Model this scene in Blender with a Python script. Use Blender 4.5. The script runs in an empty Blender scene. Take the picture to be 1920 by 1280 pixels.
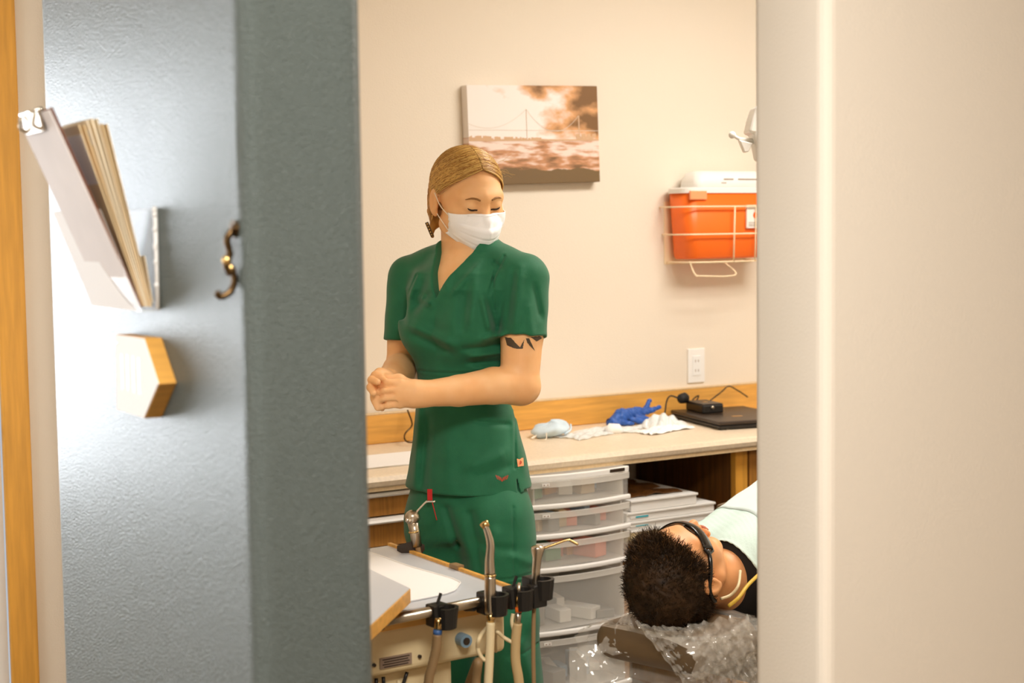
import bpy, bmesh, math, random
import numpy as np
from math import sin, cos, radians, atan, pi, sqrt
from mathutils import Vector, Matrix
from mathutils.bvhtree import BVHTree

random.seed(7); rng = np.random.default_rng(11)
scene = bpy.context.scene
C = scene.collection

# ------------------------------------------------------------------ camera
F = 2900.0                               # focal length in pixels of the 1920 x 1280 frame
PSI = radians(31.0); PITCH = atan(F / 39100.0); ROLL = 0.0138
EYE = np.array([0.0, 0.0, 1.485])
fw = np.array([sin(PSI) * cos(PITCH), cos(PSI) * cos(PITCH), -sin(PITCH)])
r0 = np.array([cos(PSI), -sin(PSI), 0.0]); u0 = np.cross(r0, fw)
CR = r0 * cos(ROLL) - u0 * sin(ROLL); CU = u0 * cos(ROLL) + r0 * sin(ROLL)
cam_d = bpy.data.cameras.new('camera'); cam = bpy.data.objects.new('camera', cam_d); C.objects.link(cam)
cam_d.sensor_width = 36.0; cam_d.lens = F / 1920.0 * 36.0
cam_d.clip_start = 0.02; cam_d.clip_end = 100
cam_d.dof.use_dof = True; cam_d.dof.focus_distance = 3.42; cam_d.dof.aperture_fstop = 4.2
m = Matrix.Identity(4)
for k in range(3):
    m[k][0] = CR[k]; m[k][1] = CU[k]; m[k][2] = -fw[k]; m[k][3] = EYE[k]
cam.matrix_world = m
scene.camera = cam

# ------------------------------------------------------------------ world, lights, exposure
vs = scene.view_settings
vs.view_transform = 'Standard'; vs.look = 'None'; vs.gamma = 1.0; vs.use_curve_mapping = False
vs.exposure = 0.0
world = bpy.data.worlds.new('world'); scene.world = world; world.use_nodes = True
wn = world.node_tree.nodes['Background']
wn.inputs['Color'].default_value = (0.80, 0.88, 1.0, 1); wn.inputs['Strength'].default_value = 0.6
scene.cycles.max_bounces = 8; scene.cycles.diffuse_bounces = 5; scene.cycles.transparent_max_bounces = 24
scene.cycles.sample_clamp_indirect = 6.0
scene.cycles.use_denoising = True
scene.cycles.caustics_reflective = False; scene.cycles.caustics_refractive = False

def area(name, loc, target, sx, sy, power, col):
    d = bpy.data.lights.new(name, 'AREA'); d.shape = 'RECTANGLE'; d.size = sx; d.size_y = sy
    d.energy = power; d.color = col
    o = bpy.data.objects.new(name, d); C.objects.link(o)
    o.location = loc
    o.rotation_euler = (Vector(target) - Vector(loc)).to_track_quat('-Z', 'Y').to_euler()
    return o
WARM = (1.0, 0.96, 0.905)
area('operatory_ceiling_light', (3.05, 2.75, 2.545), (3.05, 2.75, 0), 1.15, 0.55, 44, WARM)
area('corridor_ceiling_light', (0.45, 0.55, 2.545), (0.45, 0.55, 0), 1.15, 0.55, 84, WARM)
area('daylight_through_door_glass', (0.30, 4.30, 1.36), (0.30, 0, 1.30), 1.05, 1.12, 46, (0.90, 0.95, 1.0))
area('daylight_through_window', (-3.06, 1.9, 1.5), (0, 1.9, 1.35), 1.9, 1.3, 74, (0.97, 0.98, 1.0))

# ------------------------------------------------------------------ pixel -> place helpers (real distances)
def ray(x, y): return fw + CR * (x - 960) / F - CU * (y - 640) / F
def atD(x, y, D): return EYE + ray(x, y) * D
def atY(x, y, Y): d = ray(x, y); return EYE + d * (Y - EYE[1]) / d[1]
def atX(x, y, X): d = ray(x, y); return EYE + d * (X - EYE[0]) / d[0]
def atZ(x, y, Z): d = ray(x, y); return EYE + d * (Z - EYE[2]) / d[2]

# ------------------------------------------------------------------ materials
def lin(c):
    return tuple(((v / 255) / 12.92 if v / 255 <= 0.04045 else ((v / 255 + 0.055) / 1.055) ** 2.4) for v in c) + (1.0,)
def mat(name, col, rough=0.5, metal=0.0, spec=0.5, var=0.0, vscale=8.0, bump=0.0, bscale=60.0, alpha=1.0,
        trans=0.0, emit=None, estr=0.0, stretch=(1, 1, 1), sss=0.0, coat=0.0, col2=None, ior=1.45, detail=4.0, sheen=0.0):
    m = bpy.data.materials.new(name); m.use_nodes = True
    nt = m.node_tree; b = nt.nodes['Principled BSDF']
    def S(k, v):
        if k in b.inputs: b.inputs[k].default_value = v
    c = lin(col)
    S('Base Color', c); S('Roughness', rough); S('Metallic', metal); S('Specular IOR Level', spec); S('IOR', ior)
    S('Transmission Weight', trans); S('Alpha', alpha); S('Coat Weight', coat); S('Sheen Weight', sheen)
    if sss: S('Subsurface Weight', sss); S('Subsurface Radius', (0.012, 0.005, 0.003)); S('Subsurface Scale', 1.0)
    if emit: S('Emission Color', lin(emit)); S('Emission Strength', estr)
    if var or bump:
        tc = nt.nodes.new('ShaderNodeTexCoord'); mp = nt.nodes.new('ShaderNodeMapping')
        mp.inputs['Scale'].default_value = stretch
        nt.links.new(tc.outputs['Object'], mp.inputs['Vector'])
    if var:
        n = nt.nodes.new('ShaderNodeTexNoise'); n.inputs['Scale'].default_value = vscale; n.inputs['Detail'].default_value = detail
        nt.links.new(mp.outputs['Vector'], n.inputs['Vector'])
        r = nt.nodes.new('ShaderNodeValToRGB')
        c2 = lin(col2) if col2 else tuple(v * (1 - var) for v in c[:3]) + (1,)
        r.color_ramp.elements[0].position = 0.35; r.color_ramp.elements[1].position = 0.65
        r.color_ramp.elements[0].color = c2; r.color_ramp.elements[1].color = c
        nt.links.new(n.outputs['Fac'], r.inputs['Fac']); nt.links.new(r.outputs['Color'], b.inputs['Base Color'])
    if bump:
        n2 = nt.nodes.new('ShaderNodeTexNoise'); n2.inputs['Scale'].default_value = bscale; n2.inputs['Detail'].default_value = 3
        nt.links.new(mp.outputs['Vector'], n2.inputs['Vector'])
        bp = nt.nodes.new('ShaderNodeBump'); bp.inputs['Strength'].default_value = min(1, bump); bp.inputs['Distance'].default_value = 0.002 if bump <= 1 else 0.002 * bump
        nt.links.new(n2.outputs['Fac'], bp.inputs['Height']); nt.links.new(bp.outputs['Normal'], b.inputs['Normal'])
    return m

MT = {}
MT['cream'] = mat('cream_wall_paint', (230, 219, 203), 0.75, bump=0.25, bscale=220)
MT['blue'] = mat('slate_wall_paint', (86, 94, 90), 0.30, spec=0.5, bump=2.4, bscale=400, coat=0.0)
MT['ceil'] = mat('ceiling_tile', (235, 228, 214), 0.9)
MT['floor'] = mat('vinyl_floor', (150, 130, 105), 0.5, var=0.25, vscale=6)
MT['maple'] = mat('maple_wood', (226, 168, 82), 0.42, var=0.22, vscale=5, stretch=(1.2, 14, 14), detail=6)
MT['maple_v'] = mat('maple_wood_upright', (222, 160, 62), 0.42, var=0.2, vscale=5, stretch=(14, 14, 1.0), detail=6)
MT['oak'] = mat('oak_front', (176, 120, 48), 0.5, var=0.3, vscale=6, stretch=(22, 22, 1.2), detail=6)
MT['walnut'] = mat('stained_panel', (120, 76, 32), 0.5, var=0.4, vscale=5, stretch=(4, 16, 1.2), detail=6)
MT['lam'] = mat('counter_laminate', (230, 212, 186), 0.4, var=0.10, vscale=120)
MT['lam_edge'] = mat('counter_edge', (220, 192, 150), 0.45, var=0.14, vscale=110)
MT['white'] = mat('white_plastic', (238, 236, 232), 0.4)
MT['white_matte'] = mat('white_paint', (236, 236, 234), 0.6)
MT['paper'] = mat('white_paper', (240, 238, 236), 0.8)
MT['manila'] = mat('manila_card', (240, 214, 168), 0.8, var=0.12, vscale=10)
MT['manila2'] = mat('pale_manila_card', (246, 230, 200), 0.8)
MT['brown'] = mat('brown_hardboard', (122, 74, 52), 0.6, var=0.2, vscale=20)
MT['steel'] = mat('brushed_steel', (190, 178, 160), 0.28, 1.0)
MT['chrome'] = mat('chrome', (225, 218, 205), 0.12, 1.0)
MT['bronze'] = mat('aged_bronze', (92, 72, 48), 0.32, 1.0)
MT['brass'] = mat('pale_brass', (214, 180, 120), 0.25, 1.0)
MT['black'] = mat('black_plastic', (28, 25, 22), 0.42)
MT['dark'] = mat('dark_brown_plastic', (52, 40, 30), 0.38)
MT['rubber'] = mat('black_rubber', (22, 20, 18), 0.6)
MT['grey_lam'] = mat('pale_grey_laminate', (196, 198, 202), 0.35)
MT['beige_plastic'] = mat('beige_plastic', (226, 206, 162), 0.45)
MT['hose'] = mat('tan_hose', (186, 158, 112), 0.5)
MT['hose_l'] = mat('cream_hose', (222, 202, 160), 0.45)
MT['hose_d'] = mat('brown_hose', (140, 112, 76), 0.5)
MT['red'] = mat('red_cloth', (190, 34, 30), 0.7)
MT['redwire'] = mat('red_wire', (180, 60, 40), 0.5)
MT['blueg'] = mat('grey_blue_plastic', (122, 148, 164), 0.35)
MT['bluep'] = mat('blue_plastic', (60, 96, 150), 0.4)
MT['teal'] = mat('turquoise_label', (36, 168, 186), 0.6)
MT['orange'] = mat('orange_plastic', (246, 112, 30), 0.4)
MT['orange_l'] = mat('pale_orange_plastic', (248, 160, 110), 0.4)
MT['label'] = mat('label_white', (236, 232, 226), 0.6)
MT['print'] = mat('grey_print', (150, 128, 110), 0.7)
MT['cream_wire'] = mat('cream_wire', (244, 224, 188), 0.4)
MT['clear'] = mat('clear_plastic', (245, 240, 230), 0.12, alpha=0.22, spec=0.6)
MT['frost'] = mat('frosted_plastic', (250, 246, 238), 0.35, alpha=0.40)
MT['frost2'] = mat('clear_drawer_plastic', (252, 249, 242), 0.2, alpha=0.15)
MT['glass'] = mat('window_glass', (255, 255, 255), 0.02, alpha=0.08)
MT['scrub'] = mat('green_scrub_cloth', (32, 103, 70), 0.62, spec=0.25, var=0.10, vscale=30, bump=0.35, bscale=900, sheen=0.15)
MT['stitch'] = mat('green_stitching', (52, 132, 92), 0.8)
MT['scrub_in'] = mat('green_seam_shadow_tape', (22, 76, 50), 0.8)
MT['skin'] = mat('warm_skin', (240, 190, 138), 0.48, spec=0.35, sss=0.12, var=0.10, vscale=18, col2=(235, 178, 122))
MT['skin2'] = mat('tan_skin', (230, 170, 118), 0.45, spec=0.4, sss=0.10, var=0.14, vscale=16, col2=(222, 154, 100))
MT['lash'] = mat('dark_lashes', (44, 26, 16), 0.6)
MT['browhair'] = mat('brown_brow', (150, 104, 56), 0.7)
MT['ink'] = mat('tattoo_ink', (72, 58, 42), 0.55)
MT['hairb'] = mat('blonde_hair', (208, 150, 64), 0.36, spec=0.5, var=0.5, vscale=9, stretch=(6, 2, 2), col2=(140, 92, 34), detail=6)
MT['hairb3'] = mat('brown_blonde_hair', (166, 114, 50), .4, spec=.5)
MT['paper_g'] = mat('greyed_paper', (214, 204, 198), .7, var=.06, vscale=12)
MT['hairb2'] = mat('blonde_highlight_hair', (240, 196, 112), 0.34, spec=0.55, var=0.25, vscale=12)
MT['haird'] = mat('dark_brown_hair', (66, 45, 24), 0.6, spec=0.25, var=0.5, vscale=30, col2=(36, 24, 12))
MT['haird2'] = mat('brown_hair_tips', (98, 66, 30), 0.4, spec=0.5)
MT['mask'] = mat('white_mask_fabric', (248, 248, 250), 0.75, bump=0.15, bscale=600, sss=0.0)
MT['elastic'] = mat('white_elastic', (240, 228, 208), 0.7)
MT['bib'] = mat('pale_mint_paper', (208, 230, 224), 0.8, bump=0.3, bscale=300)
MT['bib2'] = mat('mint_paper_plain', (216, 232, 232), 0.75)
MT['shirt'] = mat('black_tshirt', (30, 26, 24), 0.8)
MT['jeans'] = mat('dark_trousers', (46, 48, 58), 0.8)
MT['vinyl'] = mat('brown_grey_vinyl', (104, 84, 60), 0.45)
MT['glove'] = mat('blue_nitrile', (44, 92, 176), 0.45, var=0.2, vscale=40)
MT['paleblue'] = mat('pale_blue_nonwoven', (206, 224, 236), 0.75, var=0.12, vscale=30)
MT['wrap'] = mat('translucent_wrapper', (246, 250, 250), 0.25, alpha=0.52)
MT['yellow'] = mat('yellow_cord', (214, 176, 60), 0.5)
MT['shade'] = mat('black_sunglass', (14, 13, 12), 0.12, spec=0.6)
MT['shoe'] = mat('dark_shoe', (40, 38, 40), 0.5)
MT['lampglow'] = mat('ceiling_diffuser', (255, 244, 224), 0.6, emit=(255, 236, 205), estr=2.0)

# ------------------------------------------------------------------ object helpers
def tag(o, label=None, cat=None, group=None, kind=None):
    if label: o['label'] = label
    if cat: o['category'] = cat
    if group: o['group'] = group
    if kind: o['kind'] = kind
    return o
def thing(name, label, cat, loc=(0, 0, 0), group=None):
    o = bpy.data.objects.new(name, None); C.objects.link(o); o.location = [float(v) for v in loc]
    o.empty_display_size = 0.05
    o['_o'] = [float(v) for v in loc]
    return tag(o, label, cat, group)
def origin_of(p):
    s = np.zeros(3)
    while p is not None:
        s = s + np.array(p.location); p = p.parent
    return s
class MB:
    def __init__(s): s.v = []; s.f = []
    def add(s, v, f):
        n = len(s.v); s.v += [tuple(float(c) for c in q) for q in v]; s.f += [tuple(i + n for i in t) for t in f]; return s
    def box(s, c, size, rot=None, rz=0.0):
        c = np.array(c, float); h = np.array(size, float) / 2
        R = np.array(rot) if rot is not None else np.array([[cos(rz), -sin(rz), 0], [sin(rz), cos(rz), 0], [0, 0, 1]])
        P = [c + R @ (h * np.array(q)) for q in ((-1,-1,-1),(1,-1,-1),(1,1,-1),(-1,1,-1),(-1,-1,1),(1,-1,1),(1,1,1),(-1,1,1))]
        return s.add(P, [(0,3,2,1),(4,5,6,7),(0,1,5,4),(1,2,6,5),(2,3,7,6),(3,0,4,7)])
    def bb(s, lo, hi):
        lo = np.array(lo, float); hi = np.array(hi, float); return s.box((lo + hi) / 2, hi - lo)
    def hexa(s, P):       # 8 points: bottom ring 4, top ring 4
        return s.add(P, [(0,3,2,1),(4,5,6,7),(0,1,5,4),(1,2,6,5),(2,3,7,6),(3,0,4,7)])
    def prism(s, poly, ext):
        n = len(poly); a = [np.array(p, float) for p in poly]; e = np.array(ext, float)
        return s.add(a + [p + e for p in a], [tuple(range(n - 1, -1, -1)), tuple(range(n, 2 * n))] + [(i, (i + 1) % n, n + (i + 1) % n, n + i) for i in range(n)])
    def tube(s, pts, r, seg=10, cap=True):
        P = [np.array(p, float) for p in pts]; n = len(P)
        R = [r] * n if np.isscalar(r) else list(r)
        T = []
        for i in range(n):
            t = P[min(i + 1, n - 1)] - P[max(i - 1, 0)]; T.append(t / (np.linalg.norm(t) + 1e-12))
        a = np.cross(T[0], (0, 0, 1.0))
        if np.linalg.norm(a) < 0.05: a = np.cross(T[0], (1.0, 0, 0))
        a /= np.linalg.norm(a); V = []
        for i in range(n):
            a = a - T[i] * (a @ T[i]); a /= np.linalg.norm(a) + 1e-12
            b = np.cross(T[i], a)
            for k in range(seg):
                q = 2 * pi * k / seg; V.append(P[i] + R[i] * (a * cos(q) + b * sin(q)))
        Fc = [(i * seg + k, i * seg + (k + 1) % seg, (i + 1) * seg + (k + 1) % seg, (i + 1) * seg + k) for i in range(n - 1) for k in range(seg)]
        if cap: Fc += [tuple(range(seg - 1, -1, -1)), tuple(range((n - 1) * seg, n * seg))]
        return s.add(V, Fc)
    def ball(s, c, r, n=12, m_=8):
        c = np.array(c, float); r = np.array([r] * 3 if np.isscalar(r) else r, float)
        V = [c + r * np.array([0, 0, 1.0])]
        for i in range(1, m_):
            for k in range(n):
                V.append(c + r * np.array([sin(pi*i/m_)*cos(2*pi*k/n), sin(pi*i/m_)*sin(2*pi*k/n), cos(pi*i/m_)]))
        V.append(c - r * np.array([0, 0, 1.0])); L = len(V) - 1
        Fc = [(0, 1 + k, 1 + (k + 1) % n) for k in range(n)] + [(L, L - n + (k + 1) % n, L - n + k) for k in range(n)]
        for i in range(m_ - 2):
            Fc += [(1 + i*n + k, 1 + (i+1)*n + k, 1 + (i+1)*n + (k+1) % n, 1 + i*n + (k+1) % n) for k in range(n)]
        return s.add(V, Fc)
    def grid(s, fn, nu, nv):
        V = [fn(i / nu, j / nv) for j in range(nv + 1) for i in range(nu + 1)]
        return s.add(V, [(j*(nu+1)+i, j*(nu+1)+i+1, (j+1)*(nu+1)+i+1, (j+1)*(nu+1)+i) for j in range(nv) for i in range(nu)])
    def build(s, name, m_, parent=None, bevel=0.0, smooth=False, seg=2, loc=None, solid=0.0, sub=0, label=None):
        return link_mesh(name, s.v, s.f, m_, parent, bevel, smooth, seg, loc, solid, sub, label)
def link_mesh(name, v, f, m_, parent=None, bevel=0.0, smooth=False, seg=2, loc=None, solid=0.0, sub=0, label=None, local=False):
    v = np.asarray(v, float)
    if local: base = np.zeros(3)
    elif parent is not None: base = origin_of(parent)
    elif loc is not None: base = np.array(loc, float)
    else: base = np.array([(v[:, 0].min() + v[:, 0].max()) / 2, (v[:, 1].min() + v[:, 1].max()) / 2, v[:, 2].min()])
    me = bpy.data.meshes.new(name); me.from_pydata((v - base).tolist(), [], f if isinstance(f, list) else f.tolist())
    bm = bmesh.new(); bm.from_mesh(me); bmesh.ops.recalc_face_normals(bm, faces=bm.faces); bm.to_mesh(me); bm.free()
    me.materials.append(MT[m_] if isinstance(m_, str) else m_)
    o = bpy.data.objects.new(name, me); C.objects.link(o)
    if parent is not None: o.parent = parent
    else: o.location = base if not local else (0, 0, 0)
    if smooth: me.polygons.foreach_set('use_smooth', [True] * len(me.polygons))
    if solid:
        q = o.modifiers.new('thickness', 'SOLIDIFY'); q.thickness = solid; q.offset = 0
    if bevel:
        q = o.modifiers.new('bevel', 'BEVEL'); q.width = bevel; q.segments = seg; q.limit_method = 'ANGLE'; q.angle_limit = radians(35)
    if sub:
        q = o.modifiers.new('subdivision', 'SUBSURF'); q.levels = sub; q.render_levels = sub
    if label: o['label'] = label
    return o
def struct(name, mb, m_, parent=None, label=None, bevel=0.0, seg=2):
    o = mb.build(name, m_, parent, bevel=bevel, seg=seg)
    o['kind'] = 'structure'
    if label: o['label'] = label
    return o
def curve_pts(P, n=24):
    P = [np.array(p, float) for p in P]; out = []
    Q = [2 * P[0] - P[1]] + P + [2 * P[-1] - P[-2]]
    k = max(2, n // (len(P) - 1))
    for i in range(1, len(Q) - 2):
        for j in range(k):
            t = j / k; a, b, c, d = Q[i-1], Q[i], Q[i+1], Q[i+2]
            out.append(0.5 * (2*b + (c-a)*t + (2*a-5*b+4*c-d)*t*t + (3*b-3*c+d-a)*t**3))
    out.append(P[-1]); return out
# ================================================================== the setting
YB = 4.10; YF0, YF1 = 1.74, 1.91; XP0, XP1 = 0.679, 0.841; XJ = 1.593; CT = 0.852; HC = 2.56
struct('floor', MB().bb((-3, -2.2, -0.05), (5.0, 4.6, 0)), 'floor', label='brown vinyl floor of the rooms')
struct('ceiling', MB().bb((-3, -2.2, HC), (5.0, 4.6, HC + 0.06)), 'ceil', label='off-white ceiling')
struct('wall_back', MB().bb((0.985, YB, 0), (4.8, YB + 0.12, HC)), 'cream', label='cream painted back wall above the counter')
struct('wall_back_left', MB().bb((-3, YB, 0), (-0.40, YB + 0.12, HC)).bb((-0.40, YB, 2.16), (0.985, YB + 0.12, HC)), 'cream', label='cream wall around the white door')
struct('wall_left', MB().bb((XP0, YF0, 0), (XP1, 2.651, HC)), 'blue', label='slate blue painted wall end with rounded corners', bevel=0.024, seg=5)
struct('wall_left_return', MB().bb((XP1 - 0.02, 2.50, 0), (1.17, 2.60, HC)).bb((1.06, 2.60, 0), (1.17, YB, HC)), 'cream', label='cream wall between the alcove and the treatment room')
struct('wall_right', MB().bb((XJ, YF0, 0), (5.0, YF1, HC)), 'cream', label='cream painted wall to the right of the doorway with rounded corner', bevel=0.02, seg=5)
struct('wall_door_header', MB().bb((XP1, YF0, 2.06), (XJ, YF1, HC)), 'cream', label='cream wall above the doorway')
struct('wall_right_end', MB().bb((4.8, YF1, 0), (5.0, YB + 0.12, HC)), 'cream', label='cream end wall of the treatment room')
struct('wall_corridor_left', MB().bb((-3.0, -2.2, 0), (-2.88, .90, HC)).bb((-3.0, 2.90, 0), (-2.88, YB, HC)).bb((-3.0, .90, 0), (-2.88, 2.90, .82)).bb((-3.0, .90, 2.18), (-2.88, 2.90, HC)), 'cream', label='cream corridor wall around the window')
wd_ = bpy.data.objects.new('window_1', None); C.objects.link(wd_); wd_.location = (-2.94, 1.9, .82); wd_['kind'] = 'structure'; wd_['label'] = 'large daylight window in the corridor wall'
for y0_, y1_ in ((.90, .96), (1.87, 1.93), (2.84, 2.90)): MB().bb((-2.97, y0_, .82), (-2.90, y1_, 2.18)).build('window_frame', 'white_matte', wd_)
for z0_, z1_ in ((.82, .88), (2.12, 2.18)): MB().bb((-2.97, .90, z0_), (-2.90, 2.90, z1_)).build('window_frame', 'white_matte', wd_)
for y0_, y1_ in ((.96, 1.87), (1.93, 2.84)): MB().bb((-2.945, y0_, .88), (-2.940, y1_, 2.12)).build('pane', 'glass', wd_)
struct('wall_corridor_back', MB().bb((-3.0, -2.3, 0), (5.0, -2.18, HC)), 'cream', label='cream corridor wall behind')
struct('wall_corridor_right', MB().bb((4.88, -2.2, 0), (5.0, YF0, HC)), 'cream', label='cream corridor wall at the far side')
# door with a large glass light in the alcove
trim = struct('trim_1', MB().bb((0.915, YB - 0.018, 0), (0.985, YB + 0.005, 2.16)), 'maple_v', label='golden wood door casing at the left edge', bevel=0.004)
struct('trim_2', MB().bb((-0.47, YB - 0.018, 0), (-0.40, YB + 0.005, 2.16)).bb((-0.47, YB - 0.018, 2.10), (0.985, YB + 0.006, 2.17)), 'maple_v', label='golden wood casing round the far side and top of the door')
d = bpy.data.objects.new('door_1', None); C.objects.link(d); d.location = (0.26, YB + 0.04, 0); d['kind'] = 'structure'; d['label'] = 'white door with tall glass light beside the wood casing'
DX0, DX1, GZ0, GZ1 = -0.40, 0.915, 0.80, 1.92
GX0, GX1 = -0.22, 0.80
MB().bb((DX0, YB + 0.02, 0), (DX1, YB + 0.065, GZ0)).bb((DX0, YB + 0.02, GZ1), (DX1, YB + 0.065, 2.10)).bb((DX0, YB + 0.02, GZ0), (GX0, YB + 0.065, GZ1)).bb((GX1, YB + 0.02, GZ0), (DX1, YB + 0.065, GZ1)).build('door_leaf', 'white_matte', d)
MB().bb((GX0, YB + 0.04, GZ0), (GX1, YB + 0.046, GZ1)).build('pane', 'glass', d)
MB().bb((GX0 - .02, YB + 0.012, GZ0 - .02), (GX1 + .02, YB + 0.022, GZ0)).bb((GX0 - .02, YB + 0.012, GZ1), (GX1 + .02, YB + 0.022, GZ1 + .02)).bb((GX0 - .02, YB + 0.012, GZ0), (GX0, YB + 0.022, GZ1)).bb((GX1, YB + 0.012, GZ0), (GX1 + .02, YB + 0.022, GZ1)).build('glazing_bead', 'white_matte', d)
MB().tube([(0.86, YB + 0.02, 0.98), (0.86, YB - 0.04, 0.98), (0.77, YB - 0.045, 0.98)], 0.009).build('door_handle', 'steel', d, smooth=True)

# ceiling light fixtures (above the frame)
def troffer(x, y, sx, sy, label):
    t = thing('ceiling_light', label, 'light', (x, y, HC - 0.012), 'recessed ceiling lights')
    MB().bb((x-sx/2-.03, y-sy/2-.03, HC-.012), (x+sx/2+.03, y-sy/2, HC)).bb((x-sx/2-.03, y+sy/2, HC-.012), (x+sx/2+.03, y+sy/2+.03, HC)).bb((x-sx/2-.03, y-sy/2, HC-.012), (x-sx/2, y+sy/2, HC)).bb((x+sx/2, y-sy/2, HC-.012), (x+sx/2+.03, y+sy/2, HC)).build('frame', 'white', t)
    MB().bb((x-sx/2, y-sy/2, HC-.006), (x+sx/2, y+sy/2, HC-.001)).build('diffuser', 'lampglow', t)
troffer(3.05, 2.75, 1.15, 0.55, 'long ceiling light panel over the treatment chair')
troffer(0.45, 0.55, 1.15, 0.55, 'long ceiling light panel in the corridor')

# ================================================================== things on the slate wall
# file pocket
PX = XP0
pk = thing('file_pocket', 'clear and white plastic wall file pocket holding folders on the slate wall', 'file holder', (PX - 0.03, 2.18, 1.375))
ya, yb_ = 2.066, 2.30
MB().bb((PX - 0.004, ya, 1.378), (PX, yb_, 1.517)).build('back_plate', 'clear', pk, bevel=0.001)
beads = MB()
for z in (1.515, 1.508, 1.488, 1.466, 1.463, 1.444, 1.412): beads.ball((PX - 0.004, ya - 0.001, z), (0.004, 0.003, 0.0045), 8, 6)
beads.tube([(PX - 0.003, ya, 1.38), (PX - 0.003, ya, 1.517)], 0.0032, 8); beads.build('beaded_edge', 'white', pk, smooth=True)
MB().hexa([(PX-.026, ya, 1.376), (PX, ya, 1.376), (PX, yb_, 1.376), (PX-.026, yb_, 1.376), (PX-.027, ya, 1.379), (PX, ya, 1.379), (PX, yb_, 1.379), (PX-.027, yb_, 1.379)]).build('floor_panel', 'clear', pk)
def fr(t, y, off=0.0):     # point on the slanting front panel, t=0 bottom, 1 top
    return np.array([PX - .026 - (.079 - .026) * t - off, y, 1.377 + (1.516 - 1.377) * t])
MB().grid(lambda i, j: fr(j, ya + (yb_ - ya) * i), 2, 2).build('front_panel', 'clear', pk, solid=0.002)
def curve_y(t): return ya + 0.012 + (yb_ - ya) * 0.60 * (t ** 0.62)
MB().grid(lambda i, j: fr(j, curve_y(j) + (yb_ - .002 - curve_y(j)) * i, 0.0016), 6, 14).build('white_reflection', 'paper', pk, solid=0.0008, label='white curved reflection on the clear front, made as a thin sheet')  # bright reflection in the clear panel, put in as a curved white sheet
# contents
def leaf(y0, y1, b, t, th):    # slab leaning in the pocket: bottom edge (x,z) to top edge (x,z)
    b = np.array(b); t = np.array(t); dd = (t - b) / np.linalg.norm(t - b); n = np.array([-dd[1], dd[0]]) * th / 2
    P = []
    for q in (b - n, b + n, t + n, t - n): P.append(q)
    return [(P[0][0], y0, P[0][1]), (P[1][0], y0, P[1][1]), (P[1][0], y1, P[1][1]), (P[0][0], y1, P[0][1]),
            (P[3][0], y0, P[3][1]), (P[2][0], y0, P[2][1]), (P[2][0], y1, P[2][1]), (P[3][0], y1, P[3][1])]
cb = thing('clipboard', 'brown clipboard with white sheets and a metal clip, foremost in the pocket', 'clipboard', (PX - 0.06, 2.14, 1.385))
MB().hexa(leaf(2.070, 2.245, (PX - .0245, 1.383), (PX - .137, 1.650), .003)).build('board', 'brown', cb, bevel=.001)
MB().hexa(leaf(2.072, 2.240, (PX - .0268, 1.384), (PX - .1395, 1.647), .002)).build('paper', 'paper_g', cb)
cx, cz = PX - .134, 1.634
MB().hexa(leaf(2.115, 2.205, (cx - .0022, cz - .012), (cx - .0085, cz + .016), .004)).build('clip_plate', 'steel', cb, bevel=.001)
MB().tube([(cx - .008, 2.108, cz + .016), (cx - .008, 2.212, cz + .016)], .0035, 10).build('clip_spring', 'chrome', cb, smooth=True)
for y in (2.122, 2.198):
    MB().tube(curve_pts([(cx - .002, y, cz - .010), (cx - .014, y, cz - .004), (cx - .012, y, cz + .012)], 8), .0026, 8).build('clip_arm', 'steel', cb, smooth=True)
FL = [((.0215, 1.384), (.098, 1.628), 2.072, 2.19, 'manila', 'darker tan file folder directly behind the clipboard'),
      ((.0185, 1.383), (.088, 1.634), 2.068, 2.20, 'manila2', 'pale file folder second behind the clipboard'),
      ((.0155, 1.383), (.080, 1.637), 2.072, 2.215, 'manila2', 'pale file folder with tab, third behind the clipboard'),
      ((.0125, 1.383), (.068, 1.630), 2.068, 2.20, 'manila', 'tan file folder nearest the wall in the pocket')]
for bq, tq, y0, y1, mm, lb in FL:
    t = thing('file_folder', lb, 'folder', (PX - bq[0], (y0 + y1) / 2, bq[1]), 'folders in the wall pocket')
    for s, nm in ((-1, 'front_cover'), (1, 'back_cover')):
        o_ = .0011 * s
        MB().hexa(leaf(y0, y1, (PX - bq[0] + o_, bq[1]), (PX - tq[0] + o_ * 3, tq[1]), .0012)).build(nm, mm, t)
    MB().hexa(leaf(y0 + .003, y1 - .01, (PX - bq[0], bq[1] + .001), (PX - tq[0], tq[1] - .012), .0012)).build('sheets', 'paper', t)
MB().hexa(leaf(2.07, 2.14, (PX - .009, 1.388), (PX - .018, 1.452), .0012)).build('index_card', 'manila2')
tag(bpy.data.objects['index_card'], 'small cream card standing low in the pocket against the wall', 'card')
# plaque
pl = thing('wall_plaque', 'white faced wooden plaque with a pointed side below the file pocket', 'plaque', (PX - .015, 2.1, 1.229))
poly = [(2.20, 1.229), (2.195, 1.339), (2.063, 1.340), (2.006, 1.282), (2.073, 1.229)]
MB().prism([(PX - .024, y, z) for y, z in poly], (.024, 0, 0)).build('wood_block', 'maple', pl, bevel=.0008)
MB().prism([(PX - .0256, 2.10 + (y - 2.10) * .985, 1.285 + (z - 1.285) * .985) for y, z in poly], (.0018, 0, 0)).build('white_face', 'paper', pl)
for i in range(4):
    y = 2.170 - .026 * i
    MB().bb((PX - .0262, y - .009, 1.262), (PX - .0255, y - .001, 1.312)).build('embossed_bar', 'white', pl)
MB().tube([(PX - .0265, 2.185, 1.3265), (PX - .024, 2.185, 1.3265)], .0018, 8).build('nail', 'steel', pl)
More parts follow.
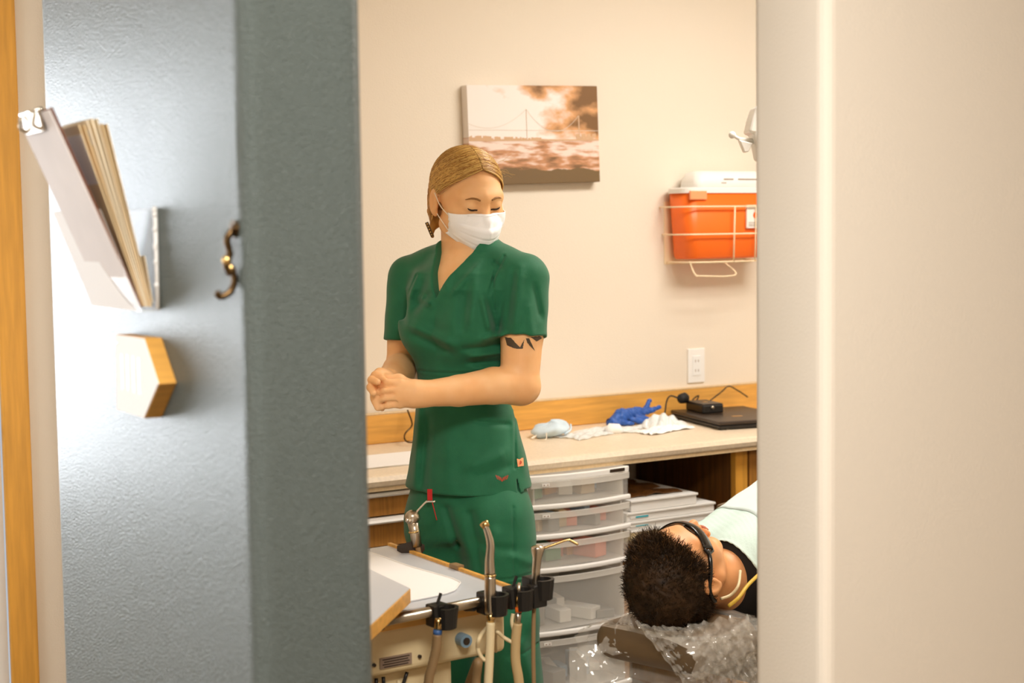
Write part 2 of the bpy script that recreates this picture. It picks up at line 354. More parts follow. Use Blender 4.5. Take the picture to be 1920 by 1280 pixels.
# coat hook
hk = thing('coat_hook', 'double bronze coat hook on the slate wall near the corner', 'hook', (PX - .01, 1.775, 1.42))
hy = 1.772
MB().tube([(PX, hy, 1.487), (PX - .004, hy, 1.487)], .011, 14).tube([(PX - .002, hy, 1.487), (PX - .007, hy, 1.487)], .006, 12).build('mount_plate', 'bronze', hk, smooth=False)
MB().tube(curve_pts([(PX - .004, hy, 1.486), (PX - .012, hy, 1.474), (PX - .009, hy, 1.458), (PX - .014, hy, 1.444), (PX - .008, hy, 1.432)], 24), [.0045] * 25, 10).build('upper_arm', 'bronze', hk, smooth=True)
MB().tube(curve_pts([(PX - .006, hy, 1.440), (PX - .004, hy, 1.424), (PX - .010, hy, 1.411), (PX - .022, hy, 1.406), (PX - .027, hy, 1.412)], 24), .0042, 10).build('lower_arm', 'bronze', hk, smooth=True)
MB().ball((PX - .013, hy, 1.4495), .0062).build('ball_tip', 'brass', hk, smooth=True)
MB().ball((PX - .008, hy, 1.440), .005).build('ball_tip', 'brass', hk, smooth=True)

# ================================================================== back wall things
# canvas print
cv = thing('canvas_print', 'sepia canvas photograph of a bridge over water hung slightly crooked', 'picture', (2.536, YB - .018, 1.615))
WC, HCV = 0.472, 0.300; ccx, ccz = 2.536, 1.766; tilt = radians(1.6)
def cvp(u, v, y): # u,v metres from canvas centre
    return (ccx + u * cos(tilt) - v * sin(tilt), y, ccz + u * sin(tilt) + v * cos(tilt))
def cmat():
    m = bpy.data.materials.new('sepia_print'); m.use_nodes = True; nt = m.node_tree; b = nt.nodes['Principled BSDF']; b.inputs['Roughness'].default_value = .55
    N = nt.nodes.new; L = nt.links.new
    tc = N('ShaderNodeTexCoord'); mp = N('ShaderNodeMapping'); L(tc.outputs['Object'], mp.inputs['Vector'])
    mp.inputs['Scale'].default_value = (7, 1, 11); mp.inputs['Rotation'].default_value = (0, .5, 0)
    n = N('ShaderNodeTexNoise'); n.inputs['Scale'].default_value = 1.15; n.inputs['Detail'].default_value = 5; n.inputs['Roughness'].default_value = .5; L(mp.outputs['Vector'], n.inputs['Vector'])
    sx = N('ShaderNodeSeparateXYZ'); L(tc.outputs['Object'], sx.inputs['Vector'])
    # clouds darker to the top corners of the print
    def math_(op, a, bb):
        q = N('ShaderNodeMath'); q.operation = op
        for k, w in enumerate((a, bb)):
            if isinstance(w, (int, float)): q.inputs[k].default_value = w
            else: L(w, q.inputs[k])
        return q.outputs[0]
    xs = math_('MULTIPLY', sx.outputs['X'], 1.1)
    zs = math_('MULTIPLY', math_('SUBTRACT', sx.outputs['Z'], .22), 1.5)
    cl = math_('ADD', math_('SUBTRACT', n.outputs['Fac'], xs), math_('MULTIPLY', zs, -1.0))
    ramp = N('ShaderNodeValToRGB'); e = ramp.color_ramp.elements
    e[0].position = .22; e[0].color = lin((120, 84, 44)); e[1].position = .5; e[1].color = lin((236, 228, 222))
    q = ramp.color_ramp.elements.new(.36); q.color = lin((214, 158, 106))
    L(cl, ramp.inputs['Fac'])
    # water
    mp2 = N('ShaderNodeMapping'); mp2.inputs['Scale'].default_value = (9, 1, 44); L(tc.outputs['Object'], mp2.inputs['Vector'])
    n2 = N('ShaderNodeTexNoise'); n2.inputs['Scale'].default_value = 1.3; n2.inputs['Detail'].default_value = 6; L(mp2.outputs['Vector'], n2.inputs['Vector'])
    wv = math_('ADD', n2.outputs['Fac'], math_('MULTIPLY', math_('SUBTRACT', sx.outputs['Z'], .095), 2.2))
    r2 = N('ShaderNodeValToRGB'); e = r2.color_ramp.elements
    e[0].position = .30; e[0].color = lin((120, 88, 56)); e[1].position = .58; e[1].color = lin((232, 212, 200))
    q = r2.color_ramp.elements.new(.46); q.color = lin((196, 140, 100)); L(wv, r2.inputs['Fac'])
    # dark shore at the foot
    shore = math_('LESS_THAN', math_('ADD', sx.outputs['Z'], math_('MULTIPLY', n.outputs['Fac'], -.05)), .020)
    mx = N('ShaderNodeMix'); mx.data_type = 'RGBA'; L(shore, mx.inputs[0]); L(r2.outputs['Color'], mx.inputs[6]); mx.inputs[7].default_value = lin((112, 88, 54))
    isw = math_('LESS_THAN', sx.outputs['Z'], .139)
    m2 = N('ShaderNodeMix'); m2.data_type = 'RGBA'; L(isw, m2.inputs[0]); L(ramp.outputs['Color'], m2.inputs[6]); L(mx.outputs[2], m2.inputs[7])
    L(m2.outputs[2], b.inputs['Base Color'])
    return m
MT['sepia'] = cmat()
MT['sepia_d'] = mat('sepia_ink', (150, 112, 74), .6); MT['sepia_m'] = mat('sepia_mid_ink', (206, 168, 132), .6); MT['sepia_l'] = mat('sepia_pale_ink', (212, 200, 186), .6)
MB().hexa([cvp(-WC/2, -HCV/2, YB-.035), cvp(WC/2, -HCV/2, YB-.035), cvp(WC/2, -HCV/2, YB), cvp(-WC/2, -HCV/2, YB), cvp(-WC/2, HCV/2, YB-.035), cvp(WC/2, HCV/2, YB-.035), cvp(WC/2, HCV/2, YB), cvp(-WC/2, HCV/2, YB)]).build('stretched_canvas', 'sepia', cv, bevel=.002)
SO = [0]
def strip(mb, u0_, v0_, u1_, v1_, w):
    SO[0] += 1; yo = YB - .0356 - .000004 * SO[0]
    a = np.array([u0_, v0_]); b = np.array([u1_, v1_]); dd = (b - a) / np.linalg.norm(b - a); n = np.array([-dd[1], dd[0]]) * w / 2
    P = [a - n, b - n, b + n, a + n]
    mb.add([cvp(p[0], p[1], yo) for p in P], [(0, 1, 2, 3)])
y0 = .016
mb = MB(); strip(mb, -.235, y0, .235, y0 - .006, .0016)
for u in (-.03, .162): strip(mb, u, -.012, u, .078 if u < 0 else .058, .002 if u < 0 else .004)
for k in range(24):
    for (ua, va, ub, vb) in ((-.235, .035, -.03, .078), (-.03, .078, .162, .058)):
        t0, t1 = k / 24, (k + 1) / 24
        def cab(t): return va + (vb - va) * t - .058 * 4 * t * (1 - t) * (.55 if ua < -.1 else 1.0)
        strip(mb, ua + (ub - ua) * t0, cab(t0), ua + (ub - ua) * t1, cab(t1), .0012)
mb.build('bridge_print', 'sepia_l', cv)
for ut, vt, wt in ((-.03, .078, .0012), (.162, .058, .0030)):
    mb = MB(); strip(mb, ut, -.012, ut, vt, wt); mb.build('tower_print', 'sepia_m', cv)
mb = MB(); strip(mb, -.235, -.0145, .235, -.0185, .005)
rs_ = random.Random(5)
for i in range(46):
    uu = -.234 + .24 * rs_.random() ** 1.3; hh = .003 + .011 * rs_.random() * (1 - (uu + .234) / .3)
    strip(mb, uu, -.014 + hh * .5, uu + .004 + .012 * rs_.random(), -.014 + hh * .5 + .001 * rs_.random(), hh)
for i in range(14):
    uu = .15 + .07 * rs_.random(); hh = .004 + .008 * rs_.random(); strip(mb, uu, -.017 + hh * .5, uu + .010, -.017 + hh * .5, hh)
for i in range(4): strip(mb, .15 + .02 * i, -.006, .165 + .02 * i, -.004, .012)
mb.build('shore_print', 'sepia_m', cv)
# outlet
ot = thing('wall_outlet', 'white rectangular wall outlet plate above the backsplash', 'outlet', (3.178, YB, .957))
MB().bb((3.143, YB - .006, .957), (3.213, YB, 1.071)).build('cover_plate', 'white', ot, bevel=.002)
MB().bb((3.161, YB - .008, .981), (3.195, YB - .005, 1.047)).build('receptacle', 'white_matte', ot, bevel=.001)
for z in (.998, 1.03):
    for dx in (-.006, .006): MB().bb((3.178 + dx - .0012, YB - .0086, z - .004), (3.178 + dx + .0012, YB - .0078, z + .004)).build('slot', 'print', ot)
# sharps container in its wire bracket
sc = thing('sharps_container', 'orange sharps container with white lid on the back wall', 'container', (3.2, YB - .07, 1.36))
SX0, SX1, SY0, SY1 = 3.045, 3.40, YB - .135, YB - .012
def rr(x0, x1, ya_, yb2, r, n=6):
    P = []
    for cxx, cyy, a0 in ((x1 - r, yb2 - r, 0), (x0 + r, yb2 - r, 90), (x0 + r, ya_ + r, 180), (x1 - r, ya_ + r, 270)):
        for k in range(n + 1):
            a = radians(a0 + 90 * k / n); P.append((cxx + r * cos(a), cyy + r * sin(a)))
    return P
def loftrr(levels, mb=None):
    mb = mb or MB(); R = [[(x, y, z) for x, y in rr(*a)] for z, a in levels]; n = len(R[0])
    V = [p for q in R for p in q]; Fc = [(i*n+k, i*n+(k+1) % n, (i+1)*n+(k+1) % n, (i+1)*n+k) for i in range(len(R)-1) for k in range(n)]
    Fc += [tuple(range(n-1, -1, -1)), tuple(range((len(R)-1)*n, len(R)*n))]
    return mb.add(V, Fc)
loftrr([(1.372, (SX0+.03, SX1-.02, SY0+.02, SY1, .03)), (1.380, (SX0+.02, SX1-.01, SY0+.012, SY1, .035)), (1.585, (SX0, SX1, SY0, SY1, .04))]).build('bin_body', 'orange', sc, smooth=True)
loftrr([(1.585, (SX0-.004, SX1+.004, SY0-.004, SY1+.002, .042)), (1.600, (SX0-.004, SX1+.004, SY0-.004, SY1+.002, .042)), (1.603, (SX0+.004, SX1, SY0+.004, SY1, .04))]).build('lid_rim', 'white', sc)
loftrr([(1.598, (SX0+.045, SX1-.01, SY0+.006, SY1-.006, .03)), (1.630, (SX0+.048, SX1-.01, SY0+.010, SY1-.008, .03)), (1.652, (SX0+.062, SX1-.02, SY0+.022, SY1-.015, .03)), (1.657, (SX0+.085, SX1-.03, SY0+.04, SY1-.03, .025))]).build('lid_dome', 'white', sc, smooth=True)
MB().bb((SX0+.008, SY0-.006, 1.563), (SX0+.075, SY0+.004, 1.592)).build('latch', 'orange_l', sc, bevel=.003)
MB().bb((3.285, SY0-.004, 1.470), (3.345, SY0+.002, 1.545)).build('warning_label', 'label', sc)
MB().tube([(3.322, SY0-.005, 1.512), (3.322, SY0-.0035, 1.512)], .011, 20).build('label_emblem', 'orange', sc)
for z in (1.487, 1.481, 1.476): MB().bb((3.292, SY0-.0046, z), (3.335, SY0-.0035, z+.002)).build('label_line', 'print', sc)
for z, a, b in ((1.628, 3.20, 3.24), (1.628, 3.26, 3.36), (1.616, 3.19, 3.21)): MB().bb((a, SY0+.008, z), (b, SY0+.0098, z+.0035)).build('lid_print', 'print', sc)
wb = thing('wire_bracket', 'cream wire wall bracket caging the orange container', 'bracket', (3.2, YB - .07, 1.35))
def hoop(z, gx, gy, r=.0026):
    P = [(SX0-gx, YB-.002, z)] + [(x, y, z) for x, y in [(SX0-gx, SY0+.05-gy), (SX0-gx+.008, SY0+.02-gy), (SX0-gx+.035, SY0-gy), (SX0+.12, SY0-gy-.002), (SX1-.05, SY0-gy-.002), (SX1+gx-.035, SY0-gy), (SX1+gx-.008, SY0+.02-gy), (SX1+gx, SY0+.05-gy)]] + [(SX1+gx, YB-.002, z)]
    return MB().tube(curve_pts(P, 54), r, 8)
for z, gx, gy in ((1.541, .012, .010), (1.452, .002, .006), (1.362, -.014, .002)): hoop(z, gx, gy).build('hoop_wire', 'cream_wire', wb, smooth=True)
for x in (3.228, 3.318, 3.40): MB().tube([(x, SY0-.013, 1.541), (x, SY0-.009, 1.452), (x, SY0-.005, 1.362)], .0026, 8).build('upright_wire', 'cream_wire', wb, smooth=True)
MB().tube(curve_pts([(3.075, SY0+.03, 1.365), (3.08, SY0+.01, 1.325), (3.10, SY0, 1.318), (3.24, SY0, 1.318), (3.225, SY0+.04, 1.36)], 24), .0026, 8).build('tray_wire', 'cream_wire', wb, smooth=True)
MB().bb((3.05, YB-.004, 1.355), (3.42, YB, 1.56)).build('wall_plate', 'cream_wire', wb)
# ================================================================== counter and cabinets
ct = thing('countertop', 'long pale laminate countertop along the back wall', 'countertop', (3.0, 3.8, CT - .03))
CX0, CX1, CYF = 1.175, 4.75, 3.545
# nosed slab profile in (y,z)
prof = [(YB - .002, CT - .032), (CYF + .006, CT - .032), (CYF, CT - .026), (CYF - .003, CT - .014), (CYF + .004, CT - .003), (CYF + .014, CT), (YB - .002, CT)]
MB().prism([(CX0, y, z) for y, z in prof], (CX1 - CX0, 0, 0)).build('slab', 'lam', ct)
MB().bb((CX0, YB - .020, CT), (CX1, YB, CT + .090)).build('backsplash', 'maple', ct, bevel=.005, label='golden wood backsplash strip')
MB().bb((CX0, YB - .021, CT + .0865), (CX1, YB - .0005, CT + .092)).build('backsplash_cap', 'lam_edge', ct, bevel=.002)
MB().bb((CX0, CYF + .004, CT - .040), (CX1, CYF + .022, CT - .0305)).build('front_apron', 'lam_edge', ct)
# drawer cabinet on the left
cb2 = thing('drawer_cabinet', 'oak drawer cabinet with white pull edges behind the woman', 'cabinet', (1.6, 3.83, 0))
kx0, kx1 = 1.20, 2.10; zt = CT - .041
MB().bb((kx0, 3.60, .08), (kx1, YB - .01, zt)).build('body', 'oak', cb2)
MB().bb((kx0 + .02, 3.66, 0), (kx1 - .02, YB - .02, .08)).build('toe_kick', 'dark', cb2)
zz = [.808, .738, .658, .50, .30, .10]
for i in range(5):
    top, bot = zz[i], zz[i + 1]
    dr = MB().bb((kx0 + .006, 3.580, bot + .004), (kx1 - .006, 3.60, top - .012)).build('drawer_front', 'oak', cb2, bevel=.001)
    MB().prism([(kx0 + .004, y, z) for y, z in ((3.602, top - .014), (3.562, top - .014), (3.556, top - .009), (3.560, top - .003), (3.575, top), (3.602, top))], (kx1 - kx0 - .008, 0, 0)).build('pull_edge', 'white', dr)
# right cabinet
cr = thing('base_cabinet', 'wood base cabinet to the right of the open bay', 'cabinet', (3.4, 3.83, 0))
MB().bb((2.925, 3.600, .08), (2.945, YB - .01, zt)).build('side_panel', 'walnut', cr)
MB().bb((2.945, 3.605, .08), (4.74, YB - .01, zt)).build('body', 'walnut', cr)
MB().bb((2.922, 3.578, .08), (2.968, 3.602, zt)).build('face_stile', 'maple_v', cr, bevel=.002)
for i, x in enumerate((2.975, 3.42, 3.865, 4.31)):
    dd_ = MB().bb((x, 3.578, .09), (x + .435, 3.60, zt - .004)).build('door', 'oak', cr, bevel=.003)
    MB().ball((x + (.06 if i % 2 else .375), 3.562, .74), .016).tube([(x + (.06 if i % 2 else .375), 3.579, .74), (x + (.06 if i % 2 else .375), 3.565, .74)], .007).build('knob', 'bronze', dd_, smooth=True)
MB().bb((2.97, 3.66, 0), (4.7, YB - .02, .08)).build('toe_kick', 'dark', cr)
# low shelf in the bay
sh = thing('bay_shelf', 'low wooden shelf unit inside the open bay under the counter', 'shelf', (2.72, 3.84, 0))
MB().bb((2.525, 3.585, .555), (2.92, YB - .012, .575)).build('shelf_board', 'oak', sh)
MB().bb((2.525, 3.60, 0), (2.545, YB - .012, .555)).build('side_panel', 'oak', sh); MB().bb((2.90, 3.60, 0), (2.92, YB - .012, .555)).build('side_panel', 'oak', sh)
# flat boxes on it
def flatbox(x0, x1, z0, z1, mm, lb, lab=False, name='storage_tray', yf=3.565, lid=True):
    t = thing(name, lb, 'tray' if name == 'storage_tray' else 'box', ((x0 + x1) / 2, yf + .15, z0), 'trays stacked in the open bay')
    MB().bb((x0, yf, z0), (x1, yf + .31, z1 - .004)).build('body', mm, t, bevel=.002)
    if lid: MB().bb((x0 - .003, yf - .004, z1 - .006), (x1 + .003, yf + .313, z1)).build('rim', 'white', t, bevel=.001)
    if lab:
        MB().bb((x0 + .012, yf - .0018, z0 + .008), (x0 + .075, yf, z1 - .011)).build('label', 'label', t)
        MB().bb((x0 + .030, yf - .0026, z0 + .0095), (x0 + .074, yf - .0012, z1 - .012)).build('label_band', 'teal', t)
flatbox(2.53, 2.84, .576, .616, 'beige_plastic', 'plain pale tray at the bottom of the bay stack')
flatbox(2.515, 2.83, .617, .641, 'white', 'white tray with turquoise label, second from the bottom of the stack', True)
flatbox(2.515, 2.83, .642, .668, 'white', 'white tray with turquoise label, just under the flat white box', True)
flatbox(2.53, 2.765, .669, .702, 'white', 'flat white lidded box on top of the stack in the bay', name='flat_box')
bg = MB().grid(lambda i, j: (2.54 + .20 * i, 3.60 + .25 * j, .7035 + .008 * abs(sin(9 * i + 4 * j)) * (1 - abs(2 * i - 1)) + .004 * sin(13 * j)), 12, 10).build('brown_wrapping', 'walnut', solid=.002)
tag(bg, 'crumpled brown paper lying on the flat white box', 'paper')

# ------------------------------------------------ plastic drawer tower
tw = thing('drawer_tower', 'translucent white plastic drawer tower under the counter', 'drawer unit', (2.326, 3.69, 0))
TX0, TX1, TY0, TY1 = 2.166, 2.486, 3.515, 3.88
tmid = (TX0 + TX1) / 2
def bow(x, a=.020): return TY0 - a * (1 - ((x - tmid) / ((TX1 - TX0) / 2)) ** 2)
def bowed_bar(x0, x1, z0, z1, th, a=.020, fwd=0.0, n=12):
    V = []; Fc = []
    for k in range(n + 1):
        x = x0 + (x1 - x0) * k / n; y = bow(x, a) - fwd
        V += [(x, y, z0), (x, y, z1), (x, y + th, z1), (x, y + th, z0)]
    for k in range(n):
        for q in range(4): Fc.append((4*k+q, 4*k+(q+1) % 4, 4*(k+1)+(q+1) % 4, 4*(k+1)+q))
    return MB().add(V, Fc + [(0, 1, 2, 3), (4*n+3, 4*n+2, 4*n+1, 4*n)])
mb = MB()
for x in (TX0, TX1 - .008): mb.bb((x, TY0 + .03, .0), (x + .008, TY1, .806))
mb.bb((TX0, TY1 - .006, 0), (TX1, TY1, .806)); mb.build('side_frame', 'frost', tw)
MB().bb((TX0 - .003, TY0 + .004, .800), (TX1 + .003, TY1, .812)).build('top_panel', 'frost', tw, bevel=.003)
bowed_bar(TX0 - .004, TX1 + .004, .796, .813, .012, fwd=.0).build('top_rail', 'white', tw, bevel=.003)
MB().box((TX1 - .045, bow(TX1 - .045) - .001, .8065), (.055, .003, .009), rz=.10).build('maker_plate', 'dark', tw, bevel=.003)
DZ = [(.797, .722), (.712, .640), (.630, .547), (.535, .372), (.360, .196), (.184, .016)]
CONT = ['mint packets', 'x']
ccol = {k: mat('contents_' + k, c, .6) for k, c in dict(green=(120, 160, 120), orange=(222, 160, 84), grey=(150, 146, 138), salmon=(236, 150, 124), teal=(120, 180, 176), white=(238, 234, 226), tan=(206, 180, 140), blue=(170, 190, 206)).items()}
for i, (zt_, zb_) in enumerate(DZ):
    dn = bowed_bar(TX0 + .004, TX1 - .004, zb_ + .010, zt_ - .016, .003, fwd=.001).build('drawer', 'frost2', tw)
    hgt = zt_ - zb_
    bowed_bar(TX0 - .002, TX1 + .002, zt_ - .018, zt_, .006, fwd=.004).build('handle_band', 'frost', dn, bevel=.002)
    bowed_bar(TX0 - .006, TX1 + .006, zb_ - .002, zb_ + .012, .014, fwd=.006).build('lower_lip', 'white', dn, bevel=.004)
    mb = MB().bb((TX0 + .012, TY0 + .01, zb_ + .008), (TX1 - .012, TY1 - .02, zb_ + .011))
    for x in (TX0 + .012, TX1 - .015): mb.bb((x, TY0 + .008, zb_ + .008), (x + .003, TY1 - .02, zt_ - .02))
    mb.bb((TX0 + .012, TY1 - .023, zb_ + .008), (TX1 - .012, TY1 - .02, zt_ - .02)); mb.build('drawer_bin', 'frost', dn)
    mb = MB().box((TX0 + .038, bow(TX0 + .038) - .0055, zt_ - .009), (.022, .002, .008), rz=-.2); mb.build('mark_plate', 'white', dn)
    for dx in (-.005, .005): MB().box((TX0 + .038 + dx, bow(TX0 + .038 + dx) - .0068, zt_ - .009), (.003, .001, .003), rz=-.2).build('mark_dot', 'print', dn)
    # things lying in the drawer
    keys = list(ccol); rr_ = random.Random(30 + i); x = TX0 + .03
    j = 0
    while x < TX1 - .06:
        w = rr_.uniform(.024, .06); h = rr_.uniform(.35, .72) * hgt if i < 3 else rr_.uniform(.12, .45) * hgt
        key = keys[rr_.randrange(len(keys))] if i < 3 else rr_.choice(['white', 'tan', 'grey', 'white', 'blue'])
        MB().box((x + w / 2, TY0 + .10 + rr_.uniform(-.05, .08), zb_ + .012 + h / 2), (w * .92, rr_.uniform(.06, .12), h), rz=rr_.uniform(-.4, .4)).build('contents', ccol[key], dn, bevel=.002)
        x += w; j += 1

# ================================================================== things lying on the counter
def crumple(name, cx, cy, sx, sy, hgt, mm, label, cat, seed, nu=26, nv=20, rz=0.0, z0=CT, edge=.15, group=None, fold=4.0):
    r = np.random.default_rng(seed); ph = r.uniform(0, 6.28, 8); fr_ = r.uniform(.6, 1.4, 8)
    def fn(i, j):
        u, v = i - .5, j - .5
        env = (1 - abs(2 * u) ** 2.4) * (1 - abs(2 * v) ** 2.4)
        rag = 1 + edge * (sin(5 * np.arctan2(v, u) + ph[0]) * .5 + .5 * sin(3 * np.arctan2(v, u) + ph[1]))
        z = .002 + hgt * env * (.30 + .55 * abs(sin(fold * 2.1 * u * fr_[2] + fold * 1.4 * v + ph[2])) + .35 * abs(sin(fold * 3 * v * fr_[3] - fold * 1.9 * u + ph[3]))) + (.003 + .10 * hgt) * abs(sin(13 * u + 7 * v + ph[4])) * abs(sin(11 * v - 9 * u + ph[5]))
        x, y = u * sx * rag, v * sy * rag
        return (cx + x * cos(rz) - y * sin(rz), cy + x * sin(rz) + y * cos(rz), z0 + max(.0015, z))
    o = MB().grid(fn, nu, nv).build(name, mm, solid=.0012)
    return tag(o, label, cat, group)
# crumpled mask
fm = thing('face_mask', 'crumpled pale blue face mask left on the counter beside the woman', 'mask', (2.475, 3.90, CT))
def blob(i, j):
    a = 2 * pi * i; b = pi * j
    k = 1 + .10 * sin(3 * a + 1) * sin(2 * b) + .07 * sin(5 * a + 4 * b)
    return (2.478 + .062 * sin(b) * cos(a) * k, 3.905 + .045 * sin(b) * sin(a) * k, CT + .024 + .022 * cos(b) * k + .006 * cos(a))
MB().grid(blob, 28, 14).build('folded_body', 'paleblue', fm, smooth=True)
for s in (-1, 1): MB().tube(curve_pts([(2.435, 3.88 + .02 * s, CT + .02), (2.41, 3.86 + .03 * s, CT + .006), (2.40, 3.89, CT + .004), (2.43, 3.90, CT + .012)], 20), .0013, 6).build('ear_loop', 'elastic', fm, smooth=True)
MB().tube(curve_pts([(2.50, 3.862, CT + .012), (2.525, 3.868, CT + .022), (2.54, 3.89, CT + .035)], 12), .003, 6).build('blue_fold', 'bluep' if False else 'paleblue', fm, smooth=True)
crumple('sterile_wrapper', 2.575, 3.865, .17, .10, .008, 'wrap', 'flat clear wrapper right beside the crumpled blue mask', 'wrapper', 3, group='opened wrappers on the counter', rz=.3)
crumple('sterile_wrapper', 2.69, 3.895, .20, .10, .011, 'wrap', 'clear wrapper lying in front of the blue glove', 'wrapper', 5, group='opened wrappers on the counter', rz=-.3)
crumple('sterile_wrapper', 2.868, 3.87, .15, .11, .036, 'wrap', 'tall peaked white wrapper between the glove and the laptop', 'wrapper', 9, group='opened wrappers on the counter', rz=.2, fold=5)
crumple('tissue', 2.83, 3.81, .20, .07, .012, 'paper', 'flat white tissue under the tall peaked wrapper', 'tissue', 14, rz=.25)
cu = MB()
cu.tube([(2.655, 3.868, CT + .003), (2.668, 3.862, CT + .014), (2.69, 3.858, CT + .012), (2.70, 3.858, CT + .003)], [.013, .018, .017, .012], 12)
tag(cu.build('cotton_roll', 'paper', smooth=True), 'small white cotton roll among the wrappers', 'cotton roll')
# ================================================================== signed distance modelling (surface nets)
def norm(v): return np.sqrt(np.einsum('...i,...i->...', v, v))
def within(P, c, R, fn):       # evaluate a costly shape only near it
    q = norm(P - np.asarray(c, float)); out = q - R * .72; k = np.nonzero(q < R)[0]
    if len(k): out[k] = fn(P[k])
    return out
def sd_ell(P, c, r):
    r = np.asarray(r, float); q = (P - np.asarray(c, float))
    k0 = norm(q / r); k1 = norm(q / (r * r)) + 1e-9
    return k0 * (k0 - 1) / k1
def sd_cone(P, a, b, ra, rb):
    a = np.asarray(a, float); b = np.asarray(b, float); ba = b - a; pa = P - a
    h = np.clip((pa @ ba) / (ba @ ba), 0, 1)
    return norm(pa - h[:, None] * ba) - (ra + (rb - ra) * h)
def sd_chain(P, pts, rad, k=.01):
    d = None
    for i in range(len(pts) - 1):
        q = sd_cone(P, pts[i], pts[i + 1], rad[i], rad[i + 1]); d = q if d is None else smin(d, q, k)
    return d
def sd_box(P, c, h, r, Rm=None):
    q = P - np.asarray(c, float)
    if Rm is not None: q = q @ np.asarray(Rm)          # columns of Rm = box axes
    q = np.abs(q) - (np.asarray(h, float) - r)
    return norm(np.maximum(q, 0)) + np.minimum(q.max(-1), 0) - r
def smin(a, b, k):
    h = np.clip(.5 + .5 * (b - a) / k, 0, 1); return b + (a - b) * h - k * h * (1 - h)
def smax(a, b, k): return -smin(-a, -b, k)
def snet(fn, lo, hi, h, B=14, margin=1.5):
    lo = np.array(lo, float); hi = np.array(hi, float)
    nb = np.maximum(1, np.ceil((hi - lo) / (h * B)).astype(int)); n = nb * B + 1
    V = np.empty(n, np.float32)
    ii = np.stack(np.meshgrid(*[np.arange(q) for q in nb], indexing='ij'), -1).reshape(-1, 3)
    cen = lo + (ii + .5) * B * h; dc = np.concatenate([fn(cen[i:i + 20000]) for i in range(0, len(cen), 20000)])
    rad = B * h * .5 * sqrt(3) * margin
    loc = np.stack(np.meshgrid(*[np.arange(B + 1)] * 3, indexing='ij'), -1).reshape(-1, 3)
    far = np.abs(dc) > rad
    for q, dv in zip(ii[far], dc[far]):
        s = q * B; V[s[0]:s[0]+B+1, s[1]:s[1]+B+1, s[2]:s[2]+B+1] = dv
    near = ii[~far]
    for i in range(0, len(near), 48):
        ch = near[i:i + 48]; P = (lo + (ch[:, None, :] * B + loc[None]) * h).reshape(-1, 3)
        D = fn(P).reshape(len(ch), B + 1, B + 1, B + 1)
        for q, dv in zip(ch, D):
            s = q * B; V[s[0]:s[0]+B+1, s[1]:s[1]+B+1, s[2]:s[2]+B+1] = dv
    S = V < 0
    cnt = np.zeros(n - 1, np.int8)
    for a in (0, 1):
        for b in (0, 1):
            for c in (0, 1): cnt += S[a:n[0]-1+a, b:n[1]-1+b, c:n[2]-1+c]
    act = np.argwhere((cnt > 0) & (cnt < 8))
    idx = -np.ones(n - 1, np.int32); idx[act[:, 0], act[:, 1], act[:, 2]] = np.arange(len(act))
    acc = np.zeros((len(act), 3)); num = np.zeros(len(act))
    cor = np.array([(a, b, c) for a in (0, 1) for b in (0, 1) for c in (0, 1)])
    val = np.stack([V[act[:, 0]+a, act[:, 1]+b, act[:, 2]+c] for a, b, c in cor], 1).astype(float)
    for p in range(8):
        for q in range(p + 1, 8):
            if np.abs(cor[p] - cor[q]).sum() != 1: continue
            a, b = val[:, p], val[:, q]; mk = (a < 0) != (b < 0)
            t = np.where(mk, a / np.where(mk, a - b, 1), 0)
            acc += mk[:, None] * (cor[p] + t[:, None] * (cor[q] - cor[p])); num += mk
    vert = lo + (act + acc / num[:, None]) * h
    faces = []
    for ax in range(3):
        o1, o2 = (ax + 1) % 3, (ax + 2) % 3
        sl0 = [slice(None)] * 3; sl1 = [slice(None)] * 3; sl0[ax] = slice(0, n[ax] - 1); sl1[ax] = slice(1, n[ax])
        E = np.argwhere(S[tuple(sl0)] != S[tuple(sl1)])
        E = E[(E[:, o1] > 0) & (E[:, o1] < n[o1] - 1) & (E[:, o2] > 0) & (E[:, o2] < n[o2] - 1)]
        def cell(d1, d2):
            q = E.copy(); q[:, o1] += d1; q[:, o2] += d2; return idx[q[:, 0], q[:, 1], q[:, 2]]
        Q = np.stack([cell(-1, -1), cell(0, -1), cell(0, 0), cell(-1, 0)], 1)
        flip = ~S[E[:, 0], E[:, 1], E[:, 2]]
        Q[flip] = Q[flip][:, ::-1]
        faces.append(Q)
    return vert, np.concatenate(faces)
def join_nets(parts):
    V = []; Fc = []; o = 0
    for v, f in parts: V.append(v); Fc.append(f + o); o += len(v)
    return np.concatenate(V), np.concatenate(Fc)
def body_mesh(name, v, f, m_, parent=None):
    me = bpy.data.meshes.new(name)
    me.vertices.add(len(v)); me.vertices.foreach_set('co', np.asarray(v, np.float32).ravel())
    f = np.asarray(f, np.int32); me.loops.add(f.size); me.loops.foreach_set('vertex_index', f.ravel())
    me.polygons.add(len(f)); me.polygons.foreach_set('loop_start', np.arange(len(f), dtype=np.int32) * 4)
    me.polygons.foreach_set('loop_total', np.full(len(f), 4, np.int32))
    me.polygons.foreach_set('use_smooth', np.ones(len(f), bool))
    me.update(calc_edges=True); me.validate()
    me.materials.append(MT[m_])
    o = bpy.data.objects.new(name, me); C.objects.link(o)
    if parent is not None: o.parent = parent
    return o
